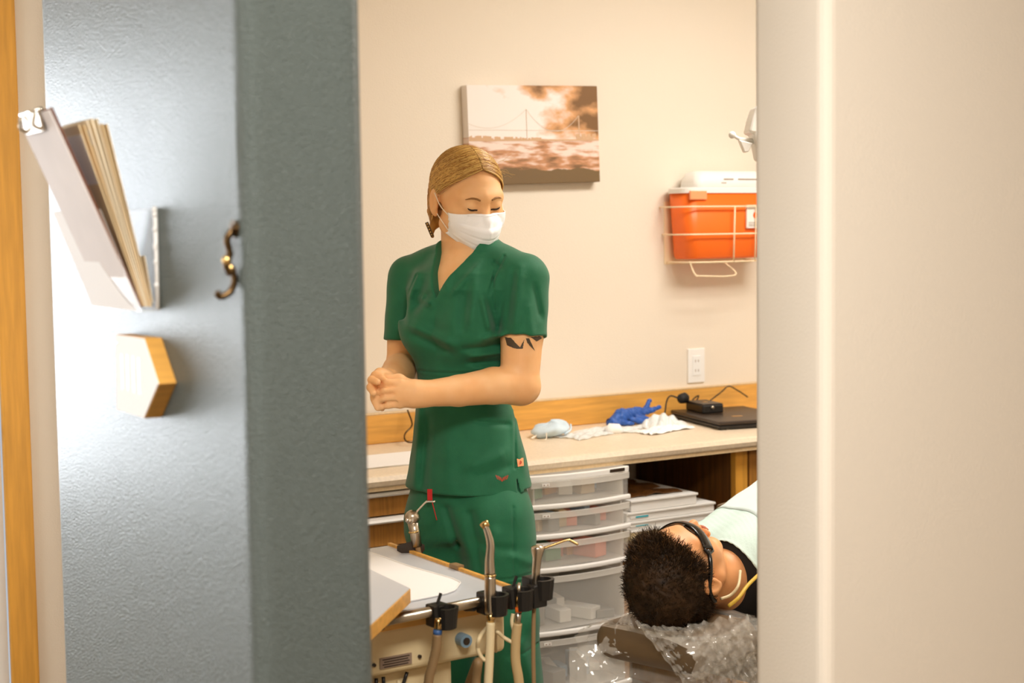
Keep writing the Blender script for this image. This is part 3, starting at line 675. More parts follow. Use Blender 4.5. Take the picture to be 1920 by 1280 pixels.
def loft_sd(P2, z, zk, ak, bk):      # ellipse section whose half axes follow the height
    a = np.interp(z, zk, ak); b = np.interp(z, zk, bk)
    k0 = np.sqrt((P2[:, 0] / a) ** 2 + (P2[:, 1] / b) ** 2); k1 = np.sqrt((P2[:, 0] / a ** 2) ** 2 + (P2[:, 1] / b ** 2) ** 2) + 1e-6
    return np.where(k0 < .05, -np.minimum(a, b), k0 * (k0 - 1) / k1)

# a head in its own frame: x = the person's left, y = out of the face, z = crown; origin between the eyes' height and the ears
def head_sd(Q, male=False):
    X = np.abs(Q[:, 0]); M_ = np.stack([X, Q[:, 1], Q[:, 2]], 1)
    w = 1.04 if male else 1.0
    d = sd_ell(Q, (0, -.014, .026), (.0745 * w, .096 * w, .082))
    d = smin(d, sd_ell(Q, (0, .030, -.022), (.0605 * w, .060, .078)), .03)
    jw = .050 if not male else .056
    d = smin(d, sd_cone(M_, (jw, .004, -.062), (.014, .062, -.100), .020, .016), .03)
    d = smin(d, sd_ell(Q, (0, .066, -.100), (.024, .020, .018)), .02)
    d = smin(d, sd_ell(M_, (.040, .054, -.036), (.021, .020, .024)), .03)          # cheek
    d = smin(d, sd_cone(M_, (.0, .0850, .020), (.044, .066, .018), .0105, .009), .024)   # brow
    d = smax(d, -sd_ell(M_, (.031, .097, .001), (.019, .015, .0125)), .012)          # socket
    d = smin(d, sd_ell(M_, (.031, .0765, .0005), (.0145, .0125, .0125)), .007)       # lid over the eye
    d = smin(d, sd_cone(Q, (0, .083, .004), (0, .107, -.030), .0080, .0100), .016)   # nose
    d = smin(d, sd_ell(M_, (.0115, .098, -.034), (.0075, .0095, .0075)), .006)
    d = smin(d, sd_ell(Q, (0, .094, -.060), (.022, .010, .0065)), .006)              # lips
    d = smin(d, sd_ell(Q, (0, .0915, -.0715), (.019, .010, .0070)), .006)
    d = smax(d, -sd_ell(Q, (0, .1045, -.0655), (.022, .008, .0016)), .003)
    # ear
    e = sd_ell(M_, (.0795 * w, -.016, -.010), (.0090, .0190, .0310))
    e = smax(e, -sd_ell(M_, (.0885 * w, -.013, -.007), (.0075, .0115, .0200)), .004)
    e = smin(e, sd_ell(M_, (.0795 * w, -.004, -.012), (.0050, .0045, .0075)), .003)
    e = smin(e, sd_ell(M_, (.0775 * w, -.010, -.036), (.0055, .0085, .0090)), .005)
    return smin(d, e, .006)
def strands(N, pathfn, nseg, r0_, r1_, seed):
    r = np.random.default_rng(seed); V = []; Fc = []
    for i in range(N):
        P = pathfn(r)
        if P is None: continue
        P = np.asarray(P); n = len(P); b = len(V)
        T = np.gradient(P, axis=0); T /= norm(T)[:, None] + 1e-9
        a = np.cross(T, r.normal(size=3)); a /= norm(a)[:, None] + 1e-9; c = np.cross(T, a)
        R = np.linspace(r0_, r1_, n) * r.uniform(.7, 1.3)
        for k in range(n):
            for q in range(3):
                an = 2 * pi * q / 3; V.append(P[k] + R[k] * (a[k] * cos(an) + c[k] * sin(an)))
        for k in range(n - 1):
            for q in range(3): Fc.append((b + 3*k + q, b + 3*k + (q+1) % 3, b + 3*k + 3 + (q+1) % 3, b + 3*k + 3 + q))
    return np.array(V), np.array(Fc)
# ------------------------------------------------ glove, laptop, adapter, cables, papers
def g(px, py, y=4.03): return atY(px, py, y)
GP = [g(1146, 792, 3.99), g(1165, 780, 4.0), g(1196, 773, 4.02)]
fing = [[g(1203, 772, 4.02), g(1213, 762, 4.03), g(1218, 750, 4.04)], [g(1208, 774, 4.01), g(1222, 769, 4.02), g(1236, 763, 4.03)],
        [g(1196, 782, 3.99), g(1206, 783, 3.99), g(1215, 786, 3.985)], [g(1185, 786, 3.985), g(1200, 790, 3.98), g(1212, 792, 3.98)], [g(1150, 794, 3.985), g(1168, 793, 3.975), g(1186, 794, 3.97)]]
def glove_sd(P):
    d = sd_chain(P, GP, [.014, .020, .019], .02)
    for q in fing: d = smin(d, sd_chain(P, q, [.0085, .0078, .0068], .006), .008)
    d = d + .0016 * np.sin(P[:, 0] * 260 + P[:, 2] * 190) * np.sin(P[:, 1] * 210 + P[:, 2] * 120)
    return smax(d, CT + .001 - P[:, 2], .003)
lo = np.min([p for q in fing + [GP] for p in q], 0) - .03; hi = np.max([p for q in fing + [GP] for p in q], 0) + .03
v, f = snet(glove_sd, lo, hi, .0022)
gl = thing('rubber_glove', 'crumpled blue rubber glove with two fingers sticking up by the backsplash', 'glove', (float(v[:, 0].mean()), float(v[:, 1].mean()), CT))
o = body_mesh('glove_body', v - origin_of(gl), f, 'glove', gl)
MB().tube([GP[0] + (0, 0, -.001), GP[0] + (-.007, -.001, -.002)], [.0155, .0165], 14, cap=False).build('cuff', 'glove', gl, smooth=True)
# laptop
LN = atZ(1349, 791, CT + .027); e1 = np.array([.20, .98, 0]); e1 /= np.linalg.norm(e1); e2 = np.array([e1[1], -e1[0], 0])
lp = thing('laptop', 'closed dark brown laptop lying on the counter', 'laptop', tuple((LN + e1 * .17 + e2 * .13) * (1, 1, 0) + np.array([0, 0, CT])))
def quad(o_, a0, a1, b0, b1, z0, z1, ins=0.0):
    P = []
    for z, s in ((z0, ins), (z1, 0)):
        for a, b in ((a0 + s, b0 + s), (a1 - s, b0 + s), (a1 - s, b1 - s), (a0 + s, b1 - s)):
            q = o_ + e1 * a + e2 * b; P.append((q[0], q[1], z))
    return P
MB().hexa(quad(LN, 0, .35, 0, .27, CT + .003, CT + .014, .004)).build('base', 'black', lp, bevel=.003)
MB().hexa(quad(LN, 0, .35, 0, .27, CT + .0155, CT + .027)).build('lid', 'dark', lp, bevel=.004)
MB().hexa(quad(LN, .10, .118, .10, .135, CT + .0268, CT + .0274)).build('lid_badge', 'brass', lp)
for a, b in ((.02, .02), (.33, .02), (.02, .25), (.33, .25)): MB().hexa(quad(LN, a - .01, a + .01, b - .01, b + .01, CT, CT + .004)).build('foot', 'rubber', lp)
AO = atZ(1322, 774, CT + .03)
ad = thing('power_adapter', 'black square power adapter sitting on the laptop', 'adapter', (AO[0], AO[1], CT + .027))
AO2 = AO - e2 * .008
MB().hexa(quad(AO2, 0, .125, 0, .075, CT + .027, CT + .056)).build('case', 'black', ad, bevel=.005)
MB().hexa(quad(AO2, .002, .123, .002, .073, CT + .0555, CT + .058)).build('top_cover', 'dark', ad, bevel=.002)
MB().ball(AO2 + e1 * -.001 + e2 * .035 + np.array([0, 0, .016]), (.006, .004, .006)).build('socket', 'steel', ad, smooth=True)
MB().hexa(quad(AO2, .05, .07, .03, .045, CT + .0578, CT + .0584)).build('logo_mark', 'brass', ad)
def cable(name, P, r, mm, label, parent=None):
    o = MB().tube(curve_pts(P, 60), r, 8).build(name, mm, parent, smooth=True)
    if parent is None: tag(o, label, 'cable')
    return o
pg = thing('power_plug', 'round black plug and its cord resting behind the glove', 'plug', tuple(atY(1278, 747, 4.02) * (1, 1, 0) + np.array([0, 0, CT])))
pc = atY(1278, 747, 4.02)
MB().tube([pc + (-.012, -.006, .0), pc + (-.004, -.002, 0), pc + (.016, .003, .001), pc + (.024, .004, .001)], [.010, .016, .018, .012], 14).build('plug_head', 'rubber', pg, smooth=True)
for s in (-1, 1): MB().tube([pc + (.022, .004 , .006 * s), pc + (.036, .006, .006 * s)], .0022, 8).build('prong', 'steel', pg, smooth=True)
cable('cord', [pc + (-.01, -.005, 0), atY(1258, 742, 4.03), atY(1250, 752, 4.02), atY(1246, 775, 3.98), atY(1236, 785, 3.97), atY(1225, 786, 3.98)], .0026, 'rubber', '', pg)
cable('adapter_cable', [AO2 + e1 * .124 + e2 * .03 + (0, 0, .01), atY(1310, 742, 4.03), atY(1300, 748, 4.04), atY(1293, 760, 4.02)], .0024, 'rubber', 'short black cable looping left from the power adapter')
cable('adapter_lead', [AO2 + e1 * .115 + e2 * .07 + (0, 0, .015), atY(1352, 735, 4.0), atY(1366, 724, 4.03), atY(1382, 731, 4.04), atY(1402, 744, 4.04)], .0022, 'rubber', 'thin black cable arching above the laptop')
cable('wall_cable', [atY(764, 768, 4.06), atY(772, 790, 4.05), atY(771, 800, 4.05), atY(760, 812, 4.04), atY(759, 823, 4.0), atY(768, 829, 4.0), atY(790, 826, 4.0)], .0026, 'bronze', 'looped dark cable against the backsplash behind the woman')
wp = MB().bb((1.62, 3.66, CT + .0005), (2.06, 3.875, CT + .0035)).build('paper_stack', 'paper', rz if False else None) if False else None
ps = thing('paper_sheet', 'plain white paper sheets on the counter left of the woman', 'paper', (1.87, 3.77, CT))
for i in range(3): MB().box((1.87 + .003 * i, 3.77, CT + .0012 + .0012 * i), (.30, .205, .001), rz=.01 * (i - 1)).build('sheet', 'paper', ps)
# ================================================================== the woman
WD = 3.45; WO = atD(880, 640, WD) * np.array([1, 1, 0])
U3 = np.array([cos(PSI), -sin(PSI), 0]); V3 = np.array([sin(PSI), cos(PSI), 0])
def toL(w):
    w = np.asarray(w) - WO; return np.array([w @ U3, w @ V3, w[2]])
def L(px, py, dD=0.0): return toL(atD(px, py, WD + dD))
TQ = radians(35); tl = np.array([cos(TQ), -sin(TQ)]); tn = np.array([-sin(TQ), -cos(TQ)])
ZK = np.array([.70, .80, .87, .95, 1.05, 1.10, 1.16, 1.22, 1.29, 1.35, 1.385, 1.41, 1.43])
AK = np.array([.140, .146, .140, .128, .108, .100, .096, .110, .126, .132, .112, .076, .05])
BK = np.array([.108, .110, .106, .096, .086, .082, .078, .086, .092, .088, .074, .058, .05])
CK = np.array([[L(880, 1100)[0], 0], [L(878, 925)[0], 0], [L(876, 850)[0], 0], [L(869, 760)[0], 0], [L(866, 690)[0], 0], [L(870, 600)[0], 0], [L(873, 520)[0], 0], [L(876, 470)[0], 0]])
CZ = np.array([.68, .892, .981, 1.09, 1.171, 1.278, 1.37, 1.43])
def tor(P, off=0.0):
    q = np.stack([P[:, 0] - np.interp(P[:, 2], CZ, CK[:, 0]), P[:, 1]], 1)
    return np.stack([q @ tl, q @ tn], 1)
# head frame
HS = .955; HO = L(878, 370, 0.0); yaw, pit, rol = radians(27), radians(16), radians(-2)
hf = np.array([sin(yaw) * cos(pit), -cos(yaw) * cos(pit), -sin(pit)])
hl = np.array([cos(yaw), sin(yaw), 0]); hu = np.cross(hl, hf)
if hu[2] < 0: hu = -hu
HM = np.stack([hl, hf, hu], 1)
Rr = np.array([[cos(rol), 0, sin(rol)], [0, 1, 0], [-sin(rol), 0, cos(rol)]]); HM = HM @ Rr
def toH(P): return (P - HO) @ HM / HS
def frH(q): return HO + HM @ np.asarray(q, float) * HS
# joints (pixel + distance behind/before her own axis)
SL, EL, WL = L(984, 522, -.085), L(974, 722, -.10), L(797, 738, -.22)
SR, ER, WR = L(768, 521, .095), L(757, 688, .10), L(727, 712, -.14)
NB = L(872, 488, .02)
def tubes_left(P):
    d = sd_chain(P, [SL, (SL * .45 + EL * .55), EL], [.042, .0460, .0415], .006)
    d = smin(d, sd_chain(P, [EL, EL * .72 + WL * .28 + (0, 0, .004), EL * .35 + WL * .65, WL], [.0415, .0395, .0330, .0270], .006), .012)
    return smin(d, sd_ell(P, EL + np.array([.012, .004, -.006]), (.027, .027, .027)), .02)
def tubes_right(P):
    d = sd_chain(P, [SR, (SR * .45 + ER * .55), ER], [.048, .044, .039], .006)
    return smin(d, sd_chain(P, [ER, ER * .7 + WR * .3, WR], [.039, .037, .026], .006), .012)
# left hand: back of the hand towards us, fingers curled round a small tool
def H(px, py, d): return L(px, py, -.22 + d)
LH = dict(palm=[(WL, .024), (H(775, 738, -.008), .027), (H(752, 737, -.012), .027)],
          knu=[H(751, 717, -.016), H(746, 730, -.022), H(746, 744, -.020), H(750, 757, -.013)],
          f1=[H(726, 717, -.026), H(721, 731, -.032), H(722, 746, -.030), H(728, 759, -.022)],
          f2=[H(709, 723, -.016), H(704, 737, -.020), H(706, 751, -.018), H(713, 763, -.012)],
          f3=[H(710, 735, .014), H(706, 746, .012), H(709, 756, .012), H(717, 766, .012)])
def hand_left(P):
    d = sd_chain(P, [p for p, r in LH['palm']], [.0245, .026, .020], .02)
    for k in LH['knu']: d = smin(d, sd_cone(P, H(772, 738, -.008), k, .020, .0100), .010)
    fg = None
    for i in range(4):
        rr4 = [.0092, .0080, .0070, .0062] if i < 3 else [.0082, .0072, .0064, .0056]
        q = sd_chain(P, [LH['knu'][i], LH['f1'][i], LH['f2'][i], LH['f3'][i]], rr4, .004)
        fg = q if fg is None else np.minimum(fg, q)
    d = smin(d, fg, .0035)
    d = np.minimum(d, sd_cone(P, H(742, 739, .004), H(718, 746, .002), .019, .017))
    for i in range(3):          # creases between the fingers
        mid = [(LH[k][i] + LH[k][i + 1]) / 2 + np.array([0, -.0075, 0]) for k in ('knu', 'f1', 'f2')]
        d = smax(d, -sd_chain(P, mid, [.0008, .0024, .0024], .002), .0022)
    th = sd_chain(P, [H(772, 726, .006), H(748, 712, .010), H(728, 711, .004), H(714, 716, .000)], [.0150, .0120, .0098, .0080], .008)
    return smin(d, th, .008)
def hand_right(P):
    d = sd_chain(P, [WR, L(716, 716, -.19), L(708, 724, -.215)], [.024, .024, .018], .02)
    kn = [L(712, 706, -.205), L(706, 714, -.215), L(702, 724, -.22), L(702, 735, -.215)]
    m1 = [L(704, 703, -.235), L(697, 712, -.245), L(695, 726, -.245), L(702, 745, -.235)]
    tp = [L(716, 708, -.252), L(708, 716, -.262), L(700, 737, -.262), L(708, 764, -.240)]
    fg = None
    for a, b, c in zip(kn, m1, tp):
        q = sd_chain(P, [a, b, c], [.0098, .0085, .0068], .004); fg = q if fg is None else np.minimum(fg, q)
    d = smin(d, fg, .005)
    return smin(d, sd_chain(P, [L(722, 704, -.17), L(712, 699, -.20), L(702, 703, -.225)], [.0125, .010, .0075], .006), .006)
def woman_sd(P):
    T = tor(P); d = loft_sd(T, P[:, 2], ZK, AK - .010, BK - .010)
    d = smax(d, P[:, 2] - 1.445, .02); d = smax(d, .80 - P[:, 2], .01)
    d = smin(d, sd_cone(P, SL, L(890, 490, .0), .040, .042), .03); d = smin(d, sd_cone(P, SR, L(855, 494, .03), .036, .034), .03)
    d = smin(d, sd_cone(P, NB + np.array([0, 0, -.03]), frH((0, -.030, -.055)), .052, .047), .03)
    d = smin(d, within(P, HO, .24, lambda p: head_sd(toH(p)) * HS), .018)
    d = smin(d, tubes_left(P), .02); d = smin(d, tubes_right(P), .02)
    d = smin(d, within(P, H(748, 738, -.01), .16, hand_left), .010); d = smin(d, within(P, L(706, 722, -.22), .15, hand_right), .008)
    return d
def clipnet(fn, lo, hi, h): return snet(fn, lo, hi, h)
zc = L(0, 480)[2]
hx = HO
parts = []
head_lo = np.array([HO[0] - .125, HO[1] - .15, zc]); head_hi = np.array([HO[0] + .135, HO[1] + .14, HO[2] + .14])
parts.append(snet(woman_sd, head_lo, head_hi, .0017))
b0 = np.array([-.245, -.34, .80 - .01]); b1 = np.array([.20, .26, zc + .003])
parts.append(snet(woman_sd, b0, b1, .0028))
v, f = join_nets(parts)
wo = body_mesh('person', v, f, 'skin')
wo.location = WO; wo.rotation_euler = (0, 0, -PSI)
tag(wo, 'woman in green scrubs and a white face mask standing with hands together, looking down', 'person')
WBV = [(wo, v, f)]

# ---- scrub top
def seg2(P, a, b):          # distance in the upright plane facing her, to a segment a-b
    a = np.array([a[0], a[2]]); b = np.array([b[0], b[2]]); q = P[:, [0, 2]] - a; ba = b - a
    h = np.clip((q @ ba) / (ba @ ba), 0, 1); return np.sqrt(((q - h[:, None] * ba) ** 2).sum(1)), h
FOLDS = [  # x0,y0,x1,y1, depth (+ groove, - ridge), width
    (905, 548, 921, 614, -.0050, .009), (921, 560, 932, 612, .0022, .008), (893, 516, 886, 604, -.0035, .012), (876, 540, 868, 620, .0040, .014),
    (772, 604, 852, 638, -.0050, .012), (776, 622, 850, 654, .0030, .010), (905, 628, 945, 618, -.0045, .008), (872, 646, 944, 640, .0035, .007),
    (884, 660, 945, 655, -.0030, .006), (880, 673, 944, 672, .0030, .006), (890, 684, 946, 683, -.0025, .005),
    (792, 556, 812, 566, -.0040, .008), (800, 520, 775, 590, .0035, .010), (783, 500, 768, 560, -.0030, .010), (806, 548, 786, 575, .0030, .007),
    (962, 505, 952, 596, .0022, .008), (975, 500, 966, 610, -.0040, .011), (1000, 530, 1012, 590, .0030, .007), (988, 560, 996, 622, -.0028, .010),
    (925, 488, 939, 500, .0030, .006), (930, 500, 920, 545, .0025, .004), (745, 540, 760, 600, .0035, .009), (752, 520, 742, 610, -.0030, .010),
    (788, 740, 778, 905, -.0035, .010), (806, 780, 794, 915, .0030, .010), (840, 800, 846, 910, -.0020, .018), (880, 862, 948, 838, -.0030, .012), (900, 880, 960, 862, .0020, .010),
    (890, 780, 955, 790, .0022, .006), (960, 775, 985, 880, -.0020, .010), (850, 488, 838, 540, -.0025, .010), (902, 490, 850, 548, -.0030, .007)]
FS = [(L(a, b), L(c, d_), e * 2.3, w) for a, b, c, d_, e, w in FOLDS]
SEAMS = [(788, 693, 950, 692), (946, 478, 926, 520), (926, 520, 928, 575), (1040, 0, 1040, 1), (782, 515, 766, 552), (965, 772, 966, 868), (944, 630, 1018, 623)]
SS = [(L(a, b), L(c, d_)) for a, b, c, d_ in SEAMS]
VZ0, VZ1 = L(822, 556)[2], L(822, 462)[2]
SLH, SRH = L(979, 640, -.098), L(755, 650, .085)
def top_sd(P):
    T = tor(P); z = P[:, 2]
    A2 = AK + np.interp(ZK, [.87, .95, 1.1, 1.3], [.020, .016, .010, .012]); B2 = BK + np.interp(ZK, [.87, .95, 1.1, 1.3], [.020, .015, .010, .012])
    d = loft_sd(T, z, ZK, A2, B2)
    T3 = np.stack([np.abs(T[:, 0]), T[:, 1], z], 1)
    d = smin(d, sd_ell(T3, (.058, .070, L(0, 628)[2]), (.058, .046, .056)), .035)         # bust
    d = smax(d, z - 1.452, .015)
    d = smin(d, sd_cone(P, SL + np.array([-.01, 0, .002]), L(905, 486, -.02), .054, .052), .03)
    d = smin(d, sd_cone(P, SR + np.array([.01, 0, .002]), L(842, 488, .03), .052, .046), .03)
    d = smin(d, sd_cone(P, L(930, 474, .03), L(915, 468, .06), .020, .018), .02)            # raised collar at the back of the neck
    sl = sd_cone(P, SL, SLH, .054, .0520); sr = sd_cone(P, SR, SRH, .050, .0455)
    ax = (SLH - SL) / np.linalg.norm(SLH - SL); sl = smax(sl, (P - SLH) @ ax + .012, .003)
    ax2 = (SRH - SR) / np.linalg.norm(SRH - SR); sr = smax(sr, (P - SRH) @ ax2 + .012, .003)
    d = smin(d, np.minimum(sl, sr), .008)
    fm_ = np.clip((.05 - P[:, 1]) / .06, 0, 1)
    nz = np.nonzero((np.abs(d) < .016) & (fm_ > 0))[0]
    if len(nz):
        Pn = P[nz]; dn_ = np.zeros(len(nz))
        for a, b, e, w in FS:
            s, h = seg2(Pn, a, b); dn_ += e * np.exp(-(s / w) ** 2) * np.minimum(1, 4 * np.minimum(h + .12, 1.12 - h))
        for a, b in SS:
            s, h = seg2(Pn, a, b); dn_ += .0024 * np.exp(-(s / .0022) ** 2) - .0008 * np.exp(-((s - .006) / .003) ** 2)
        s, h = seg2(Pn, L(764, 914), L(990, 922)); dn_ += .0012 * np.exp(-(s / .0022) ** 2)
        d = d.copy(); d[nz] += fm_[nz] * dn_
    d = d + .0010 * np.sin(P[:, 0] * 70 + 30 * z) * np.sin(z * 60 - P[:, 0] * 25)
    # V neck
    hv = np.clip((z - VZ0) / (VZ1 - VZ0), -1, 1.25)
    vv = np.maximum(np.abs(T[:, 0] + .004) - .060 * hv ** .8 if False else np.abs(T[:, 0] + .004) - .058 * np.maximum(hv, 0) + .02 * (hv < 0), VZ0 - z)
    vv = np.maximum(vv, -T[:, 1] - .03 + .05 * 0)
    d = smax(d, -vv, .004)
    # arm holes and hem hollowed so the cloth has an edge
    hem = L(0, 928)[2] + .006 * (T[:, 1] < 0)
    # slit at the side hem
    sa, hh = seg2(P, L(969, 889), L(975, 935)); d = smax(d, -np.where(P[:, 1] < .02, sa - .0045 * hh - .0008, 1), .001)
    return smax(d, hem - z, .004)
v, f = snet(top_sd, (-.215, -.24, .87), (.195, .25, 1.47), .0024)
top = body_mesh('scrub_top', v, f, 'scrub', wo); top['label'] = 'dark green short-sleeved V-neck scrub top'
TOPV = (v, f)
# ---- trousers
HLJ, HRJ = L(928, 975, -.040), L(832, 975, .04)
KLJ, KRJ = L(948, 1160, -.055), L(836, 1160, .045)
ALJ, ARJ = np.array([KLJ[0] + .035, KLJ[1] + .03, .06]), np.array([KRJ[0] - .01, KRJ[1] + .03, .06])
PF = [(885, 950, 905, 1060, .004, .012), (930, 980, 925, 1060, -.003, .014), (840, 945, 862, 1010, .004, .010), (905, 1000, 960, 1010, .002, .010), (990, 1090, 960, 1200, .003, .012), (930, 1120, 920, 1270, .004, .014), (975, 1180, 1000, 1270, -.004, .014), (960, 1020, 1000, 1040, -.002, .010)]
PFS = [(L(a, b), L(c, d_), e * 2.3, w) for a, b, c, d_, e, w in PF]
PS = [(L(962, 935), L(966, 1066)), (L(928, 1064), L(1008, 1058)), (L(930, 1072), L(1008, 1068)), (L(972, 1200), L(1006, 1190))]
def pants_sd(P):
    T = tor(P); z = P[:, 2]
    d = loft_sd(T, z, ZK, AK + .002, BK + .002); d = smax(d, z - 1.00, .01); d = smax(d, .80 - z, .02)
    dl = sd_chain(P, [HLJ, KLJ, ALJ], [.084, .072, .070], .012)
    d2 = sd_chain(P, [HRJ, KRJ, ARJ], [.084, .072, .070], .012)
    d = smin(d, smin(dl, d2, .05), .04)
    fm_ = np.clip((.05 - P[:, 1]) / .06, 0, 1)
    for a, b, e, w in PFS:
        s, h = seg2(P, a, b); d = d + fm_ * e * np.exp(-(s / w) ** 2)
    for a, b in PS:
        s, h = seg2(P, a, b); d = d + fm_ * .0034 * np.exp(-(s / .003) ** 2)
    d = d + .0015 * np.sin(z * 40 + P[:, 0] * 30) * np.sin(P[:, 0] * 60)
    return smax(d, .035 - z, .004)
v, f = snet(pants_sd, (-.22, -.22, .02), (.21, .22, 1.01), .0032)
body_mesh('scrub_trousers', v, f, 'scrub', wo)
for J in (ALJ, ARJ):
    def shoe_sd(P, J=J):
        d = sd_chain(P, [J + (.01, .02, -.02), J + (-.05, -.07, -.03), J + (-.08, -.12, -.035)], [.036, .034, .028], .03)
        return smax(d, .002 - P[:, 2], .004)
    lo = np.minimum(J, J + (-.08, -.12, 0)) - .06; lo[2] = -.005; hi = np.maximum(J, J + (-.08, -.12, 0)) + .06
    v, f = snet(shoe_sd, lo, hi, .004); body_mesh('shoe', v, f, 'shoe', wo)

# ---- decals laid on the surfaces by projection along her facing direction
def bvh(v, f): return BVHTree.FromPolygons([Vector(q) for q in v], [tuple(int(i) for i in q) for q in f])
TB = bvh(*TOPV); SB = bvh(WBV[0][1], WBV[0][2])
EYE_L = toL(EYE)
def hitL(tree, px, py, off=.0008):
    t = L(px, py, 0); dv = Vector((t - EYE_L)).normalized()
    p, n, i, dist = tree.ray_cast(Vector(EYE_L), dv)
    if p is None: return t
    if n.dot(dv) > 0: n = -n
    return np.array(p + n * off)
def lnk(name, mb, m_, parent, solid=0.0, smooth=False, label=None):
    return link_mesh(name, np.array(mb.v), mb.f, m_, parent, smooth=smooth, solid=solid, local=True, label=label)
def patch(tree, poly, name, m_, parent, off=.0009, n=1, label=None):
    P = [hitL(tree, x, y, off) for x, y in poly]
    return lnk(name, MB().add(P, [tuple(range(len(P)))]), m_, parent, label=label)
def patches(tree, polys, name, m_, parent, off=.0009, label=None):
    mb = MB(); step = .8
    def inside(x, y, poly):
        c = False; n = len(poly)
        for i in range(n):
            (x1, y1), (x2, y2) = poly[i], poly[i - 1]
            if (y1 > y) != (y2 > y) and x < (x2 - x1) * (y - y1) / (y2 - y1) + x1: c = not c
        return c
    for poly in polys:
        X0_, Y0_ = min(p[0] for p in poly), min(p[1] for p in poly); X1_, Y1_ = max(p[0] for p in poly), max(p[1] for p in poly)
        nx, ny = int((X1_ - X0_) / step) + 2, int((Y1_ - Y0_) / step) + 2; cache = {}; V = []; Fc = []
        def vid(i, j):
            if (i, j) not in cache: cache[(i, j)] = len(V); V.append(hitL(tree, X0_ + i * step, Y0_ + j * step, off))
            return cache[(i, j)]
        for i in range(nx):
            for j in range(ny):
                if inside(X0_ + (i + .5) * step, Y0_ + (j + .5) * step, poly): Fc.append((vid(i, j), vid(i + 1, j), vid(i + 1, j + 1), vid(i, j + 1)))
        if Fc: mb.add(V, Fc)
    return lnk(name, mb, m_, parent, label=label)
wing = []
for s in (-1, 1):
    for k, (dx, dy, ln, w) in enumerate(((11.2, -5.2, 8.5, 1.8), (8.0, -4.2, 9.6, 1.7), (5.0, -2.8, 9.4, 1.6), (2.2, -1.0, 8.4, 1.5))):
        a = np.array([941 + s * dx, 896 + dy]); b = np.array([941 + s * (dx - min(dx, ln * .38)), 896 + dy + ln * .9])
        n = np.array([-(b - a)[1], (b - a)[0]]); n = n / np.linalg.norm(n) * w / 2
        wing.append([a - n, b - n * .6, b + n * .6, a + n])
patches(TB, wing, 'wing_emblem', 'redwire', top, .0012, 'small red winged emblem near the hem')
patch(TB, [(969.5, 860), (980, 858), (981, 873), (970.5, 875)], 'hem_tag', 'orange_l', top, .0018, label='small salmon tag at the side slit')
patches(TB, [[(973, 863), (975, 863), (975, 870), (973, 870)], [(975, 863), (977, 865), (977, 868), (975, 870)]], 'tag_mark', 'redwire', top, .0030)
st = []
for k in range(7):
    a = -2.7 + .42 * k; st.append([(962 + 4 * cos(a), 882 + 4 * sin(a)), (958 + 17 * cos(a + .1), 884 + 17 * sin(a + .1)), (958 + 17 * cos(a + .15), 885 + 17 * sin(a + .15))])
patches(TB, st[3:6] + st[:1], 'seam_stitching', 'stitch', top, .0010)
patches(SB, [[(947, 632), (958, 633), (975, 651), (983, 636), (980, 654), (965, 653), (951, 647)], [(950, 640), (962, 641), (966, 646), (955, 645)][:0] or [(986, 634), (992, 634), (1003, 658), (995, 650), (989, 643)], [(995, 632), (1012, 630), (1016, 634), (1006, 640)]], 'arm_tattoo', 'ink', wo, .0006, 'dark tattoo below the sleeve')

# ---- face details
HB = SB
def hp(q, off=.0007):     # nearest skin point to a head-frame point, lifted a little
    p = Vector(frH(q)); r_ = HB.find_nearest(p); n = r_[1]
    cc = Vector(frH((0, -.01, 0)))
    if n.dot(r_[0] - cc) < 0: n = -n
    return np.array(r_[0] + n * off)
for s in (-1, 1):
    P = [hp((s * (.0185 + .0255 * t), .09, -.0060 - .0032 * sin(pi * t) + .0035 * t), .0004) for t in np.linspace(0, 1, 12)]
    lnk('eyelashes', MB().tube(P, [.0006 + .0016 * sin(pi * (.15 + .85 * k / 11)) ** .7 for k in range(12)], 6), 'lash', wo, smooth=True)
    P = [hp((s * (.012 + .040 * t), .09, .0185 + .0040 * sin(pi * min(1, t * 1.25) * .62) - .005 * t ** 3), -.0003) for t in np.linspace(0, 1, 14)]
    lnk('eyebrow', MB().tube(P, [.0009 + .0017 * (1 - abs(2 * (k / 13) - .65) ** 1.5 * .62) if k < 13 else .0006 for k in range(14)], 6), 'browhair', wo, smooth=True)
# ---- mask
def msurf(i, j):
    s = 2 * i - 1; t = j
    zc_ = -.0110 + (-.114 + .0110) * t
    z = zc_ - .010 * abs(s) ** 1.6 * (1 - t) + .040 * abs(s) ** 1.7 * t
    yc = np.interp(t, [0, .18, .38, .6, .85, 1], [.1045, .1180, .1245, .1220, .1110, .0900])
    hw = np.interp(t, [0, .2, .5, .8, 1], [.0660, .0690, .0710, .0690, .0600])
    x = hw * s * (1 - .06 * s * s)
    drop = np.interp(t, [0, .5, 1], [.068, .080, .066])
    y = yc - drop * abs(s) ** 1.9 - (.006 * np.exp(-(s / .18) ** 2) * (t < .12) * 0)
    y += .0052 * (np.clip((t - .30) / .03, 0, 1) - np.clip((t - .52) / .03, 0, 1) * .6 - np.clip((t - .72) / .03, 0, 1) * .5) * (1 - .4 * abs(s))
    y += .0035 * np.exp(-(s / .09) ** 2) * (1 - t * .4) + .0009 * sin(17 * s + 9 * t)
    q = np.array([x, y, z])
    for _ in range(6):
        dd3 = head_sd(q[None])[0]
        if dd3 >= .0035: break
        o3 = np.array([q[0] * .9, q[1] + .01, 0]); q = q + o3 / np.linalg.norm(o3) * (.0037 - dd3)
    return frH(q)
mk = lnk('face_mask', MB().grid(msurf, 40, 40), 'mask', wo, solid=.0016, smooth=True, label='white pleated surgical mask')
for t in (.335, .545, .745):
    pass
